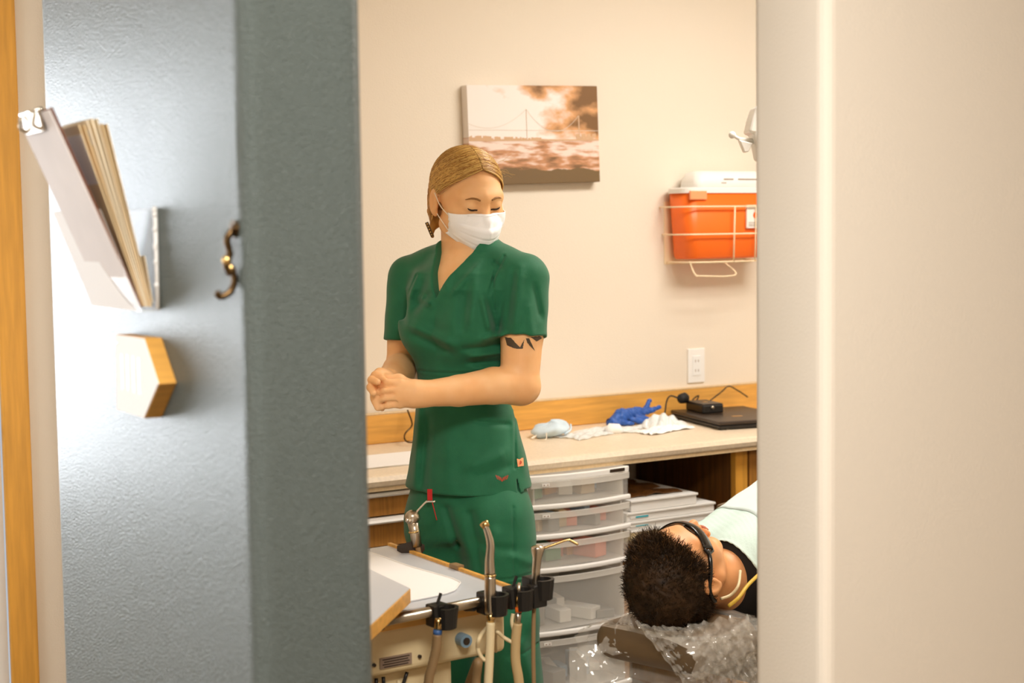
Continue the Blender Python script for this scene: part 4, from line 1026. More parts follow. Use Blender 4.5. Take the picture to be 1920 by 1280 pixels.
P = [msurf(i, .035) + HM[:, 1] * .0013 for i in np.linspace(.2, .8, 14)]
lnk('nose_wire', MB().tube(P, .0012, 6), 'mask', mk, smooth=True)
for s in (0, 1):
    sg = 1 if s else -1
    E = [frH((sg * .078, -.024, .012)), frH((sg * .076, -.030, -.010)), frH((sg * .074, -.020, -.030))]
    lnk('ear_loop', MB().tube(curve_pts([msurf(s, .10), frH((sg * .079, .020, -.012)), frH((sg * .084, -.002, .010))] + E + [frH((sg * .076, .008, -.040)), msurf(s, .85)], 40), .0011, 6), 'elastic', mk, smooth=True)
# ---- earrings
for sg in (-1, 1):
    a = frH((sg * .083, -.012, -.044)); dn = np.array([0, 0, -1.0])
    e_ = lnk('earring', MB().tube([a, a + dn * .010 + (-.002, 0, 0)], .0009, 6).ball(a, .0018, 8, 6), 'brass', wo, smooth=True)
    c = a + np.array([-.007 * (1 if sg < 0 else -.2), -.002, -.030])
    Rb = np.array([[cos(.38), 0, -sin(.38)], [0, 1, 0], [sin(.38), 0, cos(.38)]]) if sg < 0 else np.eye(3)
    bar = lnk('earring_bar', MB().box(c, (.0075, .0022, .034), rot=Rb), 'bronze', e_)
    for k in range(5): lnk('earring_bead', MB().ball(c + Rb @ np.array([0, -.0016, -.013 + .0065 * k]), .0019, 8, 6), 'brass', bar)
# ---- hair
def hair_sd(P):
    Q = toH(P); M_ = np.stack([np.abs(Q[:, 0]), Q[:, 1], Q[:, 2]], 1)
    d = sd_ell(Q, (0, -.016, .026), (.0815, .1010, .0900))
    d = smin(d, sd_ell(Q, (0, -.060, -.030), (.060, .050, .060)), .03)
    d = smin(d, sd_ell(M_, (.052, .018, .028), (.030, .040, .044)), .02)
    # face opening, ear and neck
    face = sd_ell(Q, (0, .092, -.022), (.0560, .0640, .0840))
    d = smax(d, -face, .010)
    d = smax(d, -np.maximum(-(Q[:, 2] + .012 + .55 * (Q[:, 1] - .00)), -(Q[:, 1] + .034)) , .006)
    d = smin(d, sd_ell(M_, (.056, -.050, -.030), (.016, .030, .056)), .02)
    d = smin(d, sd_cone(Q, (0, -.105, -.045), (.012, -.110, -.120), .024, .014), .02)
    # strand lock hanging behind the right ear
    lock = sd_chain(Q, [np.array(q) for q in ((-.072, -.030, .004), (-.074, -.036, -.040), (-.070, -.034, -.075), (-.071, -.030, -.100))], [.010, .0085, .006, .003], .01)
    d = smin(d, lock, .012)
    # combed grooves
    ang = np.arctan2(Q[:, 2] - .0, -(Q[:, 1] + .02)); rad = np.sqrt((Q[:, 1] + .1) ** 2 + (Q[:, 2] + .05) ** 2)
    d = d + .0009 * np.sin(rad * 420 + 6 * np.abs(Q[:, 0]) / .08) + .0006 * np.sin(rad * 900 + 2)
    return d
lo = np.array([HO[0] - .135, HO[1] - .135, HO[2] - .15]); hi = np.array([HO[0] + .135, HO[1] + .165, HO[2] + .145])
v, f = snet(hair_sd, lo, hi, .0020)
hr = body_mesh('hair', v, f, 'hairb', wo); hr['label'] = 'blonde hair parted in the middle and tied back low'
def path(r):
    s = r.choice([-1, 1]); ys = r.uniform(-.6, .82)
    d0 = np.array([s * r.uniform(.002, .03), ys, sqrt(max(.05, 1 - ys * ys * .9))]); d0 /= np.linalg.norm(d0)
    up = r.uniform(-.05, .7)
    d1 = np.array([s * .95, .15 + .45 * ys, up]); d1 /= np.linalg.norm(d1)
    d2 = np.array([s * r.uniform(.15, .5), -.85, r.uniform(-.9, -.2)]); d2 /= np.linalg.norm(d2)
    out = []; k = 1.0 + r.uniform(.002, .020)
    for t in np.linspace(0, 1, 14):
        q = (1 - t) ** 2 * d0 + 2 * t * (1 - t) * d1 + t * t * d2; q /= np.linalg.norm(q)
        p = np.array([0, -.016, .026]) + q * np.array([.0815, .1010, .0900]) * k
        if sd_ell(p[None], (0, .092, -.022), (.0540, .0620, .0820))[0] < 0: 
            if t < .15: return None
            p = None
        if p is None: continue
        if p[2] < -.012 - .55 * p[1] and p[1] > -.034: continue
        out.append(frH(p))
    return out if len(out) > 5 else None
sv, sf = strands(1500, path, 14, .0008, .0005, 3)
body_mesh('hair_strands', sv, sf, 'hairb2', hr)
sv, sf = strands(800, path, 14, .0009, .0005, 31)
body_mesh('darker_strands', sv, sf, 'hairb3', hr)
def flyaway(r):
    a = frH((r.uniform(.02, .08), r.uniform(-.02, .05), r.uniform(.05, .1))); b = a + r.normal(size=3) * .012 + np.array([.03, 0, -.005]) * r.uniform(.3, 1)
    return [a, (a + b) / 2 + (0, 0, .004), b]
sv, sf = strands(26, flyaway, 3, .0003, .0002, 8); body_mesh('stray_hairs', sv, sf, 'hairb2', hr)
# red lanyard end hanging under the hem
TBr = TB
a = L(806, 932, -.075)
ly = lnk('red_lanyard', MB().box(a + np.array([0, 0, .004]), (.011, .002, .028)), 'red', wo)
lnk('lanyard_cord', MB().tube(curve_pts([a + (.004, -.001, -.006), L(814, 955, -.08), L(819, 975, -.08)], 10), .0012, 6), 'red', ly, smooth=True)
# small tool in her fingers
tl_ = lnk('mixing_stick', MB().tube([L(694, 708, -.245), L(716, 717, -.243)], .0032, 8), 'white', None, smooth=True)
tl_.location = WO; tl_.rotation_euler = (0, 0, -PSI)
tag(tl_, 'small white stick held between the woman\'s fingers', 'stick')
# ================================================================== the patient
MC = atD(1271, 1074, 3.25)
a_ = radians(17.0)
md = np.array([cos(a_), sin(a_), 0]); mL = np.array([-sin(a_), cos(a_), 0]); mu = np.array([0, 0, 1.0])
def rotv(v_, ax, an):
    v_ = np.asarray(v_, float); ax = np.asarray(ax, float); return v_ * cos(an) + np.cross(ax, v_) * sin(an) + ax * (ax @ v_) * (1 - cos(an))
chin = radians(15)
pf = mu * cos(chin) + md * sin(chin)                        # out of the face: up, a little towards the feet
pu = np.cross(mL, pf); pu = pu if pu @ md < 0 else -pu       # towards the crown
PMx = np.stack([mL, pf, pu], 1)
def toM(P): return (P - MC) @ PMx
def frM(q): return MC + PMx @ np.asarray(q, float)
MO = np.array([MC[0], MC[1], 0.0])
def B_(along, left, z): return MC + md * along + mL * left + np.array([0, 0, z])
def man_torso(P, off=0.0):
    q = P - MC; al = q @ md; lf = q @ mL; z = q[:, 2]
    d = sd_cone(P, B_(.24, 0, -.055), B_(.62, 0, .045), .105 + off, .115 + off)
    for s in (-1, 1):
        d = smin(d, sd_cone(P, B_(.27, .10 * s, -.045), B_(.58, .09 * s, .040), .085 + off, .09 + off), .04)
        d = smin(d, sd_cone(P, B_(.245, .165 * s, -.06), B_(.26, .17 * s, -.06), .062 + off, .062 + off), .05)
    return d
def man_arm(P, s, off=0.0):
    return sd_chain(P, [B_(.25, .185 * s, -.065), B_(.52, .245 * s, -.085), B_(.70, .10 * s, .09)], [.052 + off, .045 + off, .030 + off], .03)
def man_hand(P, s):
    w = B_(.70, .10 * s, .09); d = sd_chain(P, [w, B_(.74, .06 * s, .095), B_(.77, .035 * s, .095)], [.028, .028, .02], .02)
    for k in range(4): d = smin(d, sd_chain(P, [B_(.755 + .012 * k, .055 * s - .004 * k, .105), B_(.775 + .012 * k, .02 * s, .110), B_(.775 + .012 * k, -.012 * s, .102)], [.009, .008, .0065], .004), .006)
    return smin(d, sd_chain(P, [B_(.72, .06 * s, .11), B_(.735, .03 * s, .125), B_(.745, .01 * s, .123)], [.012, .009, .007], .005), .006)
def man_sd(P):
    d = within(P, MC, .24, lambda p: head_sd(toM(p), True))
    d = smin(d, sd_cone(P, frM((0, -.022, -.060)), B_(.22, 0, -.04), .050, .060), .03)
    d = smin(d, man_torso(P, -.012), .04)
    for s in (-1, 1): d = smin(d, man_arm(P, s), .03); d = smin(d, within(P, B_(.75, .03 * s, .10), .16, lambda p: man_hand(p, s)), .01)
    return d
lo = MC - np.array([.17, .17, .15]); hi = MC + np.array([.16, .17, .16])
p1 = snet(man_sd, lo, (MC + md * .16)[0] * np.array([1, 0, 0]) + hi * np.array([0, 1, 1]), .0020)
xs = lo[0] + np.ceil(((MC + md * .16)[0] - lo[0]) / (.0020 * 14)) * .0020 * 14
p2 = snet(man_sd, (xs - .0035, MC[1] - .32, MC[2] - .16), (MC[0] + .95, MC[1] + .60, MC[2] + .30), .0048)
v, f = join_nets([p1, p2])
mo = body_mesh('person', v - MO, f, 'skin2'); mo.location = MO
tag(mo, 'dark-haired patient lying back in the dental chair with sunglasses and a paper bib', 'person')
MBV = bvh(v, f); MV, MF = v, f
def mpart(name, v, f, m_, parent=None, label=None):
    o = body_mesh(name, np.asarray(v) - MO, f, m_, parent or mo)
    if label: o['label'] = label
    return o
def shirt_sd(P):
    q = P - MC; al = q @ md
    d = man_torso(P, .006)
    for s in (-1, 1): d = smin(d, sd_chain(P, [B_(.25, .185 * s, -.065), B_(.44, .228 * s, -.079)], [.062, .060], .03), .04)
    d = smin(d, sd_cone(P, B_(.205, 0, -.045), B_(.25, 0, -.045), .066, .09), .03)
    d = d + .0025 * np.sin(q @ mL * 60 + al * 25) * np.sin(al * 40)
    return smax(smax(d, .165 + .10 * np.clip(q[:, 2], -.05, .08) - al, .01), al - .72, .02)
v, f = snet(shirt_sd, (MC[0] + .05, MC[1] - .30, MC[2] - .16), (MC[0] + .85, MC[1] + .56, MC[2] + .20), .005)
SHV, SHF = v, f
mpart('tshirt', v, f, 'shirt', label='black t-shirt under the bib')
def trous_sd(P):
    d = sd_cone(P, B_(.70, 0, -.03), B_(.80, 0, -.03), .11, .115)
    for s in (-1, 1): d = smin(d, sd_chain(P, [B_(.80, .08 * s, -.03), B_(1.22, .10 * s, .07), B_(1.62, .10 * s, .01)], [.088, .068, .050], .04), .03)
    return d
v, f = snet(trous_sd, (MC[0] + .5, MC[1] - .05, MC[2] - .14), (MC[0] + 1.75, MC[1] + .72, MC[2] + .24), .008)
mpart('trousers', v, f, 'jeans')
for s in (-1, 1):
    v, f = snet(lambda P: sd_chain(P, [B_(1.66, .10 * s, .0), B_(1.72, .11 * s, .10), B_(1.715, .12 * s, .17)], [.045, .042, .035], .02), B_(1.60, .10 * s, -.06) - .12, B_(1.78, .12 * s, .22) + .12, .007)
    mpart('shoe', v, f, 'shoe')
# hair: cap plus short upright strands
def mhair_sd(P):
    Q = toM(P)
    d = sd_ell(Q, (0, -.016, .034), (.0845, .1060, .0930))
    d = smax(d, Q[:, 1] - np.interp(Q[:, 2] + .10 * (Q[:, 0] / .08) ** 2 * 0, [-.04, 0, .03, .06, .085, .10, .13], [.000, .010, .024, .040, .056, .078, .2]), .006)          # forehead
    X = np.abs(Q[:, 0])
    low = -(Q[:, 2] + .010 + .32 * (Q[:, 1] + .02))                                # below this the hair ends
    d = smax(d, np.where(Q[:, 1] > -.05, low, -(Q[:, 2] + .075)) * .8, .010)
    d = smin(d, smax(sd_ell(Q, (0, -.050, -.030), (.066, .058, .055)), Q[:, 1] + .035, .01), .012)
    n = np.sin(Q[:, 0] * 190 + 3 * np.sin(Q[:, 1] * 80)) * np.sin(Q[:, 2] * 170 + 2 * np.sin(Q[:, 0] * 60)) * np.sin(Q[:, 1] * 150)
    return d + .0022 * n
v, f = snet(mhair_sd, MC - .16, MC + .16, .0024)
mh = mpart('hair', v, f, 'haird', label='short dark brown tousled hair')
MHV = v
def spike(r, lenk=1.0):
    q = MHV[r.integers(len(MHV))]; h = toM(q[None])[0]
    if h[1] < -.085 and h[2] < .03: return None
    n = (h - np.array([0, -.02, .01])); n /= np.linalg.norm(n)
    topk = np.clip((h[1] + .01) / .08, 0, 1) * np.clip((h[2] + .02) / .08, 0, 1)
    d1 = n * (.18 + .62 * topk) + np.array([r.normal() * .30, .42 + .3 * r.normal(), -.15 + .3 * r.normal()]) * (.5 + .3 * topk)
    d1 /= np.linalg.norm(d1)
    d2 = d1 + r.normal(size=3) * .45; d2 /= np.linalg.norm(d2)
    ln = r.uniform(.010, .020) + .016 * topk
    p0 = h - n * .003; p1 = p0 + d1 * ln * .5; p2 = p1 + d2 * ln * .5
    return [frM(p0), frM(p1), frM(p2)]
sv, sf = strands(10500, spike, 3, .0008, .0003, 5); mpart('hair_strands', sv, sf, 'haird', mh)
def tuft(r):
    P = spike(r)
    if P is None or toM(np.array(P[0])[None])[0][1] < .0: return None
    return P
sv, sf = strands(1500, tuft, 3, .0009, .0003, 6); mpart('hair_tips', sv, sf, 'haird2', mh)
# eyebrows and lips tone
def mp_(q, off=.0006):
    p = Vector(frM(q)); r_ = MBV.find_nearest(p); n = r_[1]
    if n.dot(r_[0] - Vector(frM((0, -.01, 0)))) < 0: n = -n
    return np.array(r_[0] + n * off) - MO
for s in (-1, 1):
    lnk('eyebrow', MB().tube([mp_((s * (.012 + .042 * t), .1, .019 + .006 * sin(pi * t * .7) - .005 * t), .0005) for t in np.linspace(0, 1, 10)], [.0012, .0026, .003, .003, .003, .0028, .0024, .002, .0015, .0008], 6), 'haird', mo, smooth=True)
MT['lip'] = mat('lip_skin', (196, 112, 84), .4)
for z, w_ in ((-.060, .021), (-.0715, .018)):
    lnk('lip', MB().tube([mp_((w_ * t, .12, z + .0012 * cos(pi * t)), .0002) for t in np.linspace(-1, 1, 14)], [.0008 + .0034 * sqrt(max(0, 1 - (2 * k / 13 - 1) ** 2)) for k in range(14)], 6), 'lip', mo, smooth=True)
# wraparound sunglasses
sg_ = lnk('sunglasses', MB().grid(lambda i, j: frM(((2 * i - 1) * .070, .104 - .046 * abs(2 * i - 1) ** 2.2 + .004 * sin(pi * j), .019 - .034 * j - .004 * (1 - abs(2 * i - 1)) * j + .010 * j * np.exp(-((2 * i - 1) / .16) ** 2))) - MO, 30, 10), 'shade', mo, solid=.003, smooth=True, label='black wraparound sunglasses')
for s in (-1, 1):
    P = [frM(q) - MO for q in ((s * .0695, .057, .008), (s * .080, .040, .008), (s * .0865, .008, .008), (s * .0868, -.018, .006), (s * .0845, -.036, -.010), (s * .082, -.044, -.030))]
    lnk('temple_arm', MB().tube(curve_pts(P, 24), [.0075] * 4 + [.0062] * 6 + [.0052] * 15 if False else .0050, 8), 'shade', sg_, smooth=True)
    lnk('rim_edge', MB().tube(curve_pts([frM((s * .070, .0575, .020)) - MO, frM((s * .076, .05, .010)) - MO, frM((s * .070, .0575, -.012)) - MO], 10), .0035, 8), 'shade', sg_, smooth=True)
# neck cords
lnk('neck_chain', MB().tube(curve_pts([atD(1352, 1122, 3.185) - MO, atD(1370, 1115, 3.20) - MO, atD(1384, 1098, 3.21) - MO, atD(1388, 1070, 3.26) - MO], 20), .0032, 8), 'hose_l', mo, smooth=True, label='cream cord of the bib holder')
lnk('neck_cord', MB().tube(curve_pts([atD(1366, 1136, 3.17) - MO, atD(1385, 1120, 3.18) - MO, atD(1403, 1096, 3.22) - MO, atD(1430, 1070, 3.30) - MO], 20), .0040, 8), 'yellow', mo, smooth=True, label='yellow cord at the neck')
# paper bib
bb_ = thing('dental_bib', 'pale mint paper bib spread over the patient\'s chest', 'bib', tuple(B_(.45, .05, .12)))
BODY = BVHTree.FromPolygons([Vector(q) for q in np.concatenate([SHV, MV])], [tuple(int(i) for i in q) for q in np.concatenate([SHF, MF + len(SHV)])])
def top_at(al, lf):
    r_ = BODY.ray_cast(Vector(B_(al, lf, .5)), Vector((0, 0, -1)))
    return (r_[0].z - MC[2]) if r_[0] is not None else -.09
NI, NJ = 60, 48
BA = np.array([[.135 + .035 * (1 - abs(2 * j / NJ - 1) ** 2) * 1.0 + (.70 - .15) * i / NI for i in range(NI + 1)] for j in range(NJ + 1)])
BL = np.array([[.185 + .02 * i / NI - .40 * j / NJ for i in range(NI + 1)] for j in range(NJ + 1)])
BZ = np.array([[max(-.06, top_at(BA[j, i], BL[j, i])) for i in range(NI + 1)] for j in range(NJ + 1)])
BZ0 = BZ.copy()
for _ in range(5):
    p_ = np.pad(BZ, 1, mode='edge'); BZ = np.maximum(BZ0 - .002, (p_[:-2, 1:-1] + p_[2:, 1:-1] + p_[1:-1, :-2] + p_[1:-1, 2:]) / 4)
def bibp(i, j, off=.006):
    x, y = i * NI, j * NJ; i0, j0 = min(int(x), NI - 1), min(int(y), NJ - 1); fx, fy = x - i0, y - j0
    g_ = lambda A_: (A_[j0, i0] * (1 - fx) + A_[j0, i0 + 1] * fx) * (1 - fy) + (A_[j0 + 1, i0] * (1 - fx) + A_[j0 + 1, i0 + 1] * fx) * fy
    return B_(g_(BA), g_(BL), g_(BZ) + off)
def rib(i, j): return bibp(i, j) + np.array([0, 0, .0010 * sin(2 * pi * 60 * (i * .62 + j * .42))])
MB().grid(rib, 130, 90).build('bib_sheet', 'bib', bb_, smooth=True, solid=.001)
def flap(i, j):
    i0 = .42 - .30 * j; return bibp(i0 + (1 - i0) * i, .001 + .70 * j, .0075 - .001 * i)
MB().grid(flap, 30, 30).build('folded_flap', 'bib2', bb_, smooth=True, solid=.001)

# ================================================================== dental chair
dc = thing('dental_chair', 'brown dental chair holding the reclining patient', 'chair', tuple(MO + md * .9))
def slab(c0, c1, hw, th, name, mm, r=.03, sag=0.0):
    c0 = np.asarray(c0); c1 = np.asarray(c1); ax = c1 - c0; ln = np.linalg.norm(ax); ax /= ln; sd = np.cross(mu, ax); sd /= np.linalg.norm(sd); n = np.cross(ax, sd)
    Rm = np.stack([ax, sd, n], 1); cc = (c0 + c1) / 2
    v, f = snet(lambda P: sd_box(P, cc, (ln / 2, hw, th / 2), r, Rm) , cc - ln / 2 - .12 - hw * .3, cc + ln / 2 + .12 + hw * .3, .007)
    o = body_mesh(name, v - origin_of(dc), f, mm, dc); return o
hz = -.125
# headrest cushion: rounded dish under the head
HR = B_(-.005, .0, -.138)
def hr_sd(P):
    Rm = np.stack([md, mL, mu], 1)
    d = sd_box(P, HR, (.125, .135, .040), .038, Rm)
    q = P - MC
    d = smax(d, -sd_ell(q @ Rm, (-.01, 0, -.030), (.115, .092, .094)), .012)
    return d
v, f = snet(hr_sd, HR - np.array([.22, .22, .08]), HR + np.array([.22, .22, .08]), .0035)
body_mesh('headrest', v - origin_of(dc), f, 'vinyl', dc)
slab(B_(.13, 0, -.215), B_(.82, 0, -.195), .235, .085, 'backrest', 'vinyl')
slab(B_(.80, 0, -.205), B_(1.80, 0, -.095), .24, .09, 'seat', 'vinyl')
MB().tube([HR + (0, 0, -.03), HR + md * .08 + (0, 0, -.05), B_(.2, 0, -.21)], .016, 10).build('headrest_bar', 'steel', dc, smooth=True)
MB().box(B_(.95, 0, -.42), (.36, .26, .40), rz=a_).build('pedestal', 'beige_plastic', dc, bevel=.03)
bz = B_(.95, 0, 0); MB().box((bz[0], bz[1], .03), (.80, .46, .06), rz=a_).build('floor_base', 'beige_plastic', dc, bevel=.02)
MB().hexa([B_(.62, -.12, -.24), B_(1.25, -.12, -.24), B_(1.25, .12, -.24), B_(.62, .12, -.24), B_(.62, -.14, -.19), B_(1.30, -.14, -.19), B_(1.30, .14, -.19), B_(.62, .14, -.19)]).build('frame', 'beige_plastic', dc, bevel=.01)
for s in (-1, 1):
    MB().tube(curve_pts([B_(.75, .25 * s, -.15), B_(.74, .31 * s, -.10), B_(.72, .32 * s, -.02)], 10), .018, 10).build('armrest_post', 'beige_plastic', dc, smooth=True)
    MB().box(B_(.80, .325 * s, .0), (.30, .06, .03), rz=a_).build('armrest', 'vinyl', dc, bevel=.012)
# clear plastic sleeve over the headrest
sl_ = thing('headrest_sleeve', 'crinkled clear plastic sleeve drawn over the headrest', 'plastic cover', tuple(HR + np.array([0, 0, -.2])))
rs = np.random.default_rng(4); ph = rs.uniform(0, 6.28, 12)
MT['film'] = mat('clear_film', (250, 244, 232), .06, alpha=.26, spec=1.0, coat=1.0)
def crin(u, v_): return .45 * sin(9 * u + 5 * v_ + ph[0]) * sin(7 * v_ - 3 * u + ph[1]) + .3 * sin(21 * u - 11 * v_ + ph[2]) + .25 * sin(17 * v_ + 13 * u + ph[3]) + .2 * sin(37 * u + 29 * v_ + ph[4])
def wrap1(i, j):      # jacket round the cushion
    an = 2 * pi * i; k = 1.05 + .07 * crin(i * 6.283, j * 3)
    x = -.150 + .31 * j
    dip = .062 * max(0, 1 - (x / .115) ** 2 - (cos(an) * .142 / .10) ** 2) ** .6 if sin(an) > 0 else 0
    return -mu * dip + HR + md * x + mL * (.142 * k * np.sign(cos(an)) * abs(cos(an)) ** .6) + mu * (-.006 + .044 * k * np.sign(sin(an)) * abs(sin(an)) ** .6 - .012 * (j > .9)) + mu * (.0 if sin(an) < 0 else .004)
MB().grid(wrap1, 60, 26).build('sleeve', 'film', sl_, smooth=True)
def skirt(i, j):      # loose end hanging below and towards the drawer tower
    a = B_(-.155, .17, -.155) * (1 - i) + B_(.22, -.175, -.115) * i
    dn = np.array([0, 0, -1.0]) * (.30 + .06 * sin(4 * i)) + (-mL * .10 - md * .12 * (1 - i) * 1.0)
    return a + dn * j + (-mL * .5 - md * .5) * (.034 * crin(3.4 * i, 2.6 * j) * (.3 + j))
MB().grid(skirt, 46, 36).build('loose_film', 'film', sl_, smooth=True)
def ear_(i, j):
    a = atD(1112, 1222, 3.22); b = atD(1178, 1140, 3.24); c = atD(1190, 1180, 3.20); dd2 = atD(1215, 1235, 3.18)
    q = (a * (1 - i) + b * i) * (1 - j) + (dd2 * (1 - i) + c * i) * j
    return q + V3 * .018 * crin(2 * i, 2 * j)
MB().grid(ear_, 16, 14).build('film_corner', 'film', sl_, smooth=True)
def tail(i, j):
    a = atD(1190 + 215 * i, 1165 + 10 * sin(5 * i), 3.12 - .02 * i); b = atD(1290 + 135 * i, 1290, 3.10)
    return a * (1 - j) + b * j + V3 * .030 * crin(4 * i, 3.2 * j)
MB().grid(tail, 36, 30).build('front_film', 'film', sl_, smooth=True)

# ================================================================== operating light, mostly behind the door jamb
ol = thing('operating_light', 'white dental operating light with side handle peeking past the doorway', 'lamp', tuple(atD(1460, 250, 3.95)))
k0 = atD(1373, 253, 3.95); k1 = atD(1392, 262, 3.95); k2 = atD(1432, 266, 3.98)
MB().tube(curve_pts([k0, k1, k2], 10), [.0075, .005, .0045, .0045, .005, .006, .0065, .007, .008, .009, .010][:len(curve_pts([k0, k1, k2], 10))], 10).ball(k0, .0095).build('side_handle', 'white', ol, smooth=True)
MB().prism([atD(1386, 262, 3.93), atD(1396, 286, 3.93), atD(1404, 284, 3.93), atD(1412, 268, 3.93)], V3 * .03).build('switch_fin', 'white', ol, bevel=.003)
MB().prism([atD(1404, 248, 3.92), atD(1410, 222, 3.92), atD(1418, 198, 3.92), atD(1500, 190, 3.92), atD(1500, 300, 3.92), atD(1425, 300, 3.92), atD(1414, 250, 3.92)], V3 * .10).build('lamp_head', 'white', ol, bevel=.006)
jj = atD(1520, 240, 4.0)
MB().tube(curve_pts([jj, jj + U3 * .12 + (0, 0, .10), jj + U3 * .25 + (0, 0, .45), np.array([jj[0] + .35, jj[1] - .25, HC - .01])], 24), .022, 12).build('arm', 'white', ol, smooth=True)
MB().tube([np.array([jj[0] + .35, jj[1] - .25, HC - .03]), np.array([jj[0] + .35, jj[1] - .25, HC])], .07, 20).build('ceiling_mount', 'white', ol)
# ================================================================== instrument cart
ZT = 0.80
cart = thing('instrument_cart', 'dental instrument cart with grey topped wooden tray in front of the woman', 'cart', (1.25, 2.7, 0))
X1, Y0c, Y1c, X0 = 1.488, 2.450, 3.00, 0.98
ca = radians(3.0)
cp = np.array([X1, Y0c + .012, 0])
def cl(x, y, z):          # cart frame: x to the right edge = 0, y from the front edge, rotated a little about the near right corner
    return np.array([cp[0] + x * cos(ca) - y * sin(ca) * .4, cp[1] + x * sin(ca) + y * cos(ca), z])
def cbox(mb, x0, x1, y0, y1, z0, z1):
    return mb.hexa([cl(x0, y0, z0), cl(x1, y0, z0), cl(x1, y1, z0), cl(x0, y1, z0), cl(x0, y0, z1), cl(x1, y0, z1), cl(x1, y1, z1), cl(x0, y1, z1)])
cbox(MB(), -.50, 0, 0, .52, ZT - .032, ZT - .003).build('top_board', 'maple', cart, bevel=.002)
cbox(MB(), -.498, -.003, .003, .517, ZT - .004, ZT).build('grey_surface', 'grey_lam', cart)
for q in ((-.004, .004), ): cbox(MB(), -.008, .001, .0, .52, ZT - .003, ZT + .006).build('edge_rail', 'maple', cart, bevel=.001)
MB().box(cl(-.003, .23, ZT + .006), (.016, .03, .008), rz=ca).build('rail_clip', 'hose_d', cart)
cbox(MB(), -.47, -.012, .03, .49, ZT - .122, ZT - .032).build('head_housing', 'beige_plastic', cart, bevel=.012, seg=4)
hs = cart
MB().box(cl(-.255, .0285, ZT - .098), (.066, .003, .020), rz=ca).build('rating_plate', 'print', cart)
for k in range(4): MB().box(cl(-.255 , .0268, ZT - .0915 - .0045 * k), (.056 - .006 * (k % 2), .0015, .0016), rz=ca).build('plate_line', 'dark', cart)
for x in (-.30, -.205): MB().tube([cl(x, .029, ZT - .098), cl(x, .0255, ZT - .098)], .0035, 10).build('screw', 'dark', cart)
MB().tube([cl(-.115, .032, ZT - .080), cl(-.115, .008, ZT - .080)], .0125, 18).build('control_knob', 'blueg', cart)
MB().tube([cl(-.115, .009, ZT - .080), cl(-.115, .0065, ZT - .080)], .0070, 14).build('knob_core', 'dark', cart)
MB().tube([cl(-.355, .032, ZT - .088), cl(-.355, .010, ZT - .088)], .010, 14).build('toggle_switch', 'steel', cart)
MB().tube([cl(-.355, .012, ZT - .088), cl(-.345, -.008, ZT - .100)], .004, 10).build('toggle_lever', 'steel', cart)
# lower box, post and base
bxp = cbox(MB(), -.42, -.115, .06, .36, .16, ZT - .122).build('control_box', 'beige_plastic', cart, bevel=.01)
for i, (x, z) in enumerate(((-.165, .605), (-.15, .55), (-.30, .60), (-.33, .50), (-.19, .52))): MB().tube([cl(x, .061, z), cl(x, .0575, z)], .0045, 10).build('panel_hole', 'dark', bxp)
MB().tube(curve_pts([cl(-.235, .058, .655), cl(-.225, .052, .618), cl(-.20, .052, .610), cl(-.17, .058, .618)], 16), .0040, 8).build('hook_tube', 'hose_l', cart, smooth=True)
MB().tube([cl(-.02, .30, .10), cl(-.02, .30, ZT - .12)], .014, 12).build('post', 'hose_l', cart, smooth=True)
cbox(MB(), -.03, -.008, .22, .30, .50, .52).build('post_bracket', 'beige_plastic', cart, bevel=.003)
for x, y in ((-.46, .02), (0, .02), (-.46, .48), (0, .48)):
    MB().tube([cl(-.23, .25, .11), cl(x, y, .085)], .018, 10).build('base_leg', 'beige_plastic', cart, smooth=True)
    MB().tube([cl(x - .012, y, .035), cl(x + .012, y, .035)], .035, 18).tube([cl(x, y, .03), cl(x, y, .09)], .008, 8).build('caster', 'rubber', cart)
MB().tube([cl(-.27, .25, .10), cl(-.27, .25, .18)], .05, 18).build('base_hub', 'beige_plastic', cart)
# loose wires under the housing
WR_ = [('black', [cl(-.22, .05, ZT - .13), cl(-.25, .05, .60), cl(-.30, .045, .50), cl(-.34, .05, .40)]), ('black', [cl(-.27, .05, ZT - .13), cl(-.275, .04, .61), cl(-.29, .04, .56), cl(-.285, .045, .42)]),
       ('black', [cl(-.285, .05, ZT - .13), cl(-.292, .035, .60), cl(-.31, .04, .54), cl(-.30, .04, .40)]), ('redwire', [cl(-.36, .03, .63), cl(-.33, .02, .59), cl(-.28, .02, .54), cl(-.255, .03, .48)]),
       ('hose_d', [cl(-.36, .03, .645), cl(-.32, .0, .64), cl(-.285, .0, .59), cl(-.29, .02, .52)]), ('black', [cl(-.37, .03, .60), cl(-.345, .03, .55), cl(-.335, .03, .46)])]
for mm, P in WR_: MB().tube(curve_pts(P, 24), .0034 if mm == 'black' else .0024, 8).build('wire', mm, cart, smooth=True)
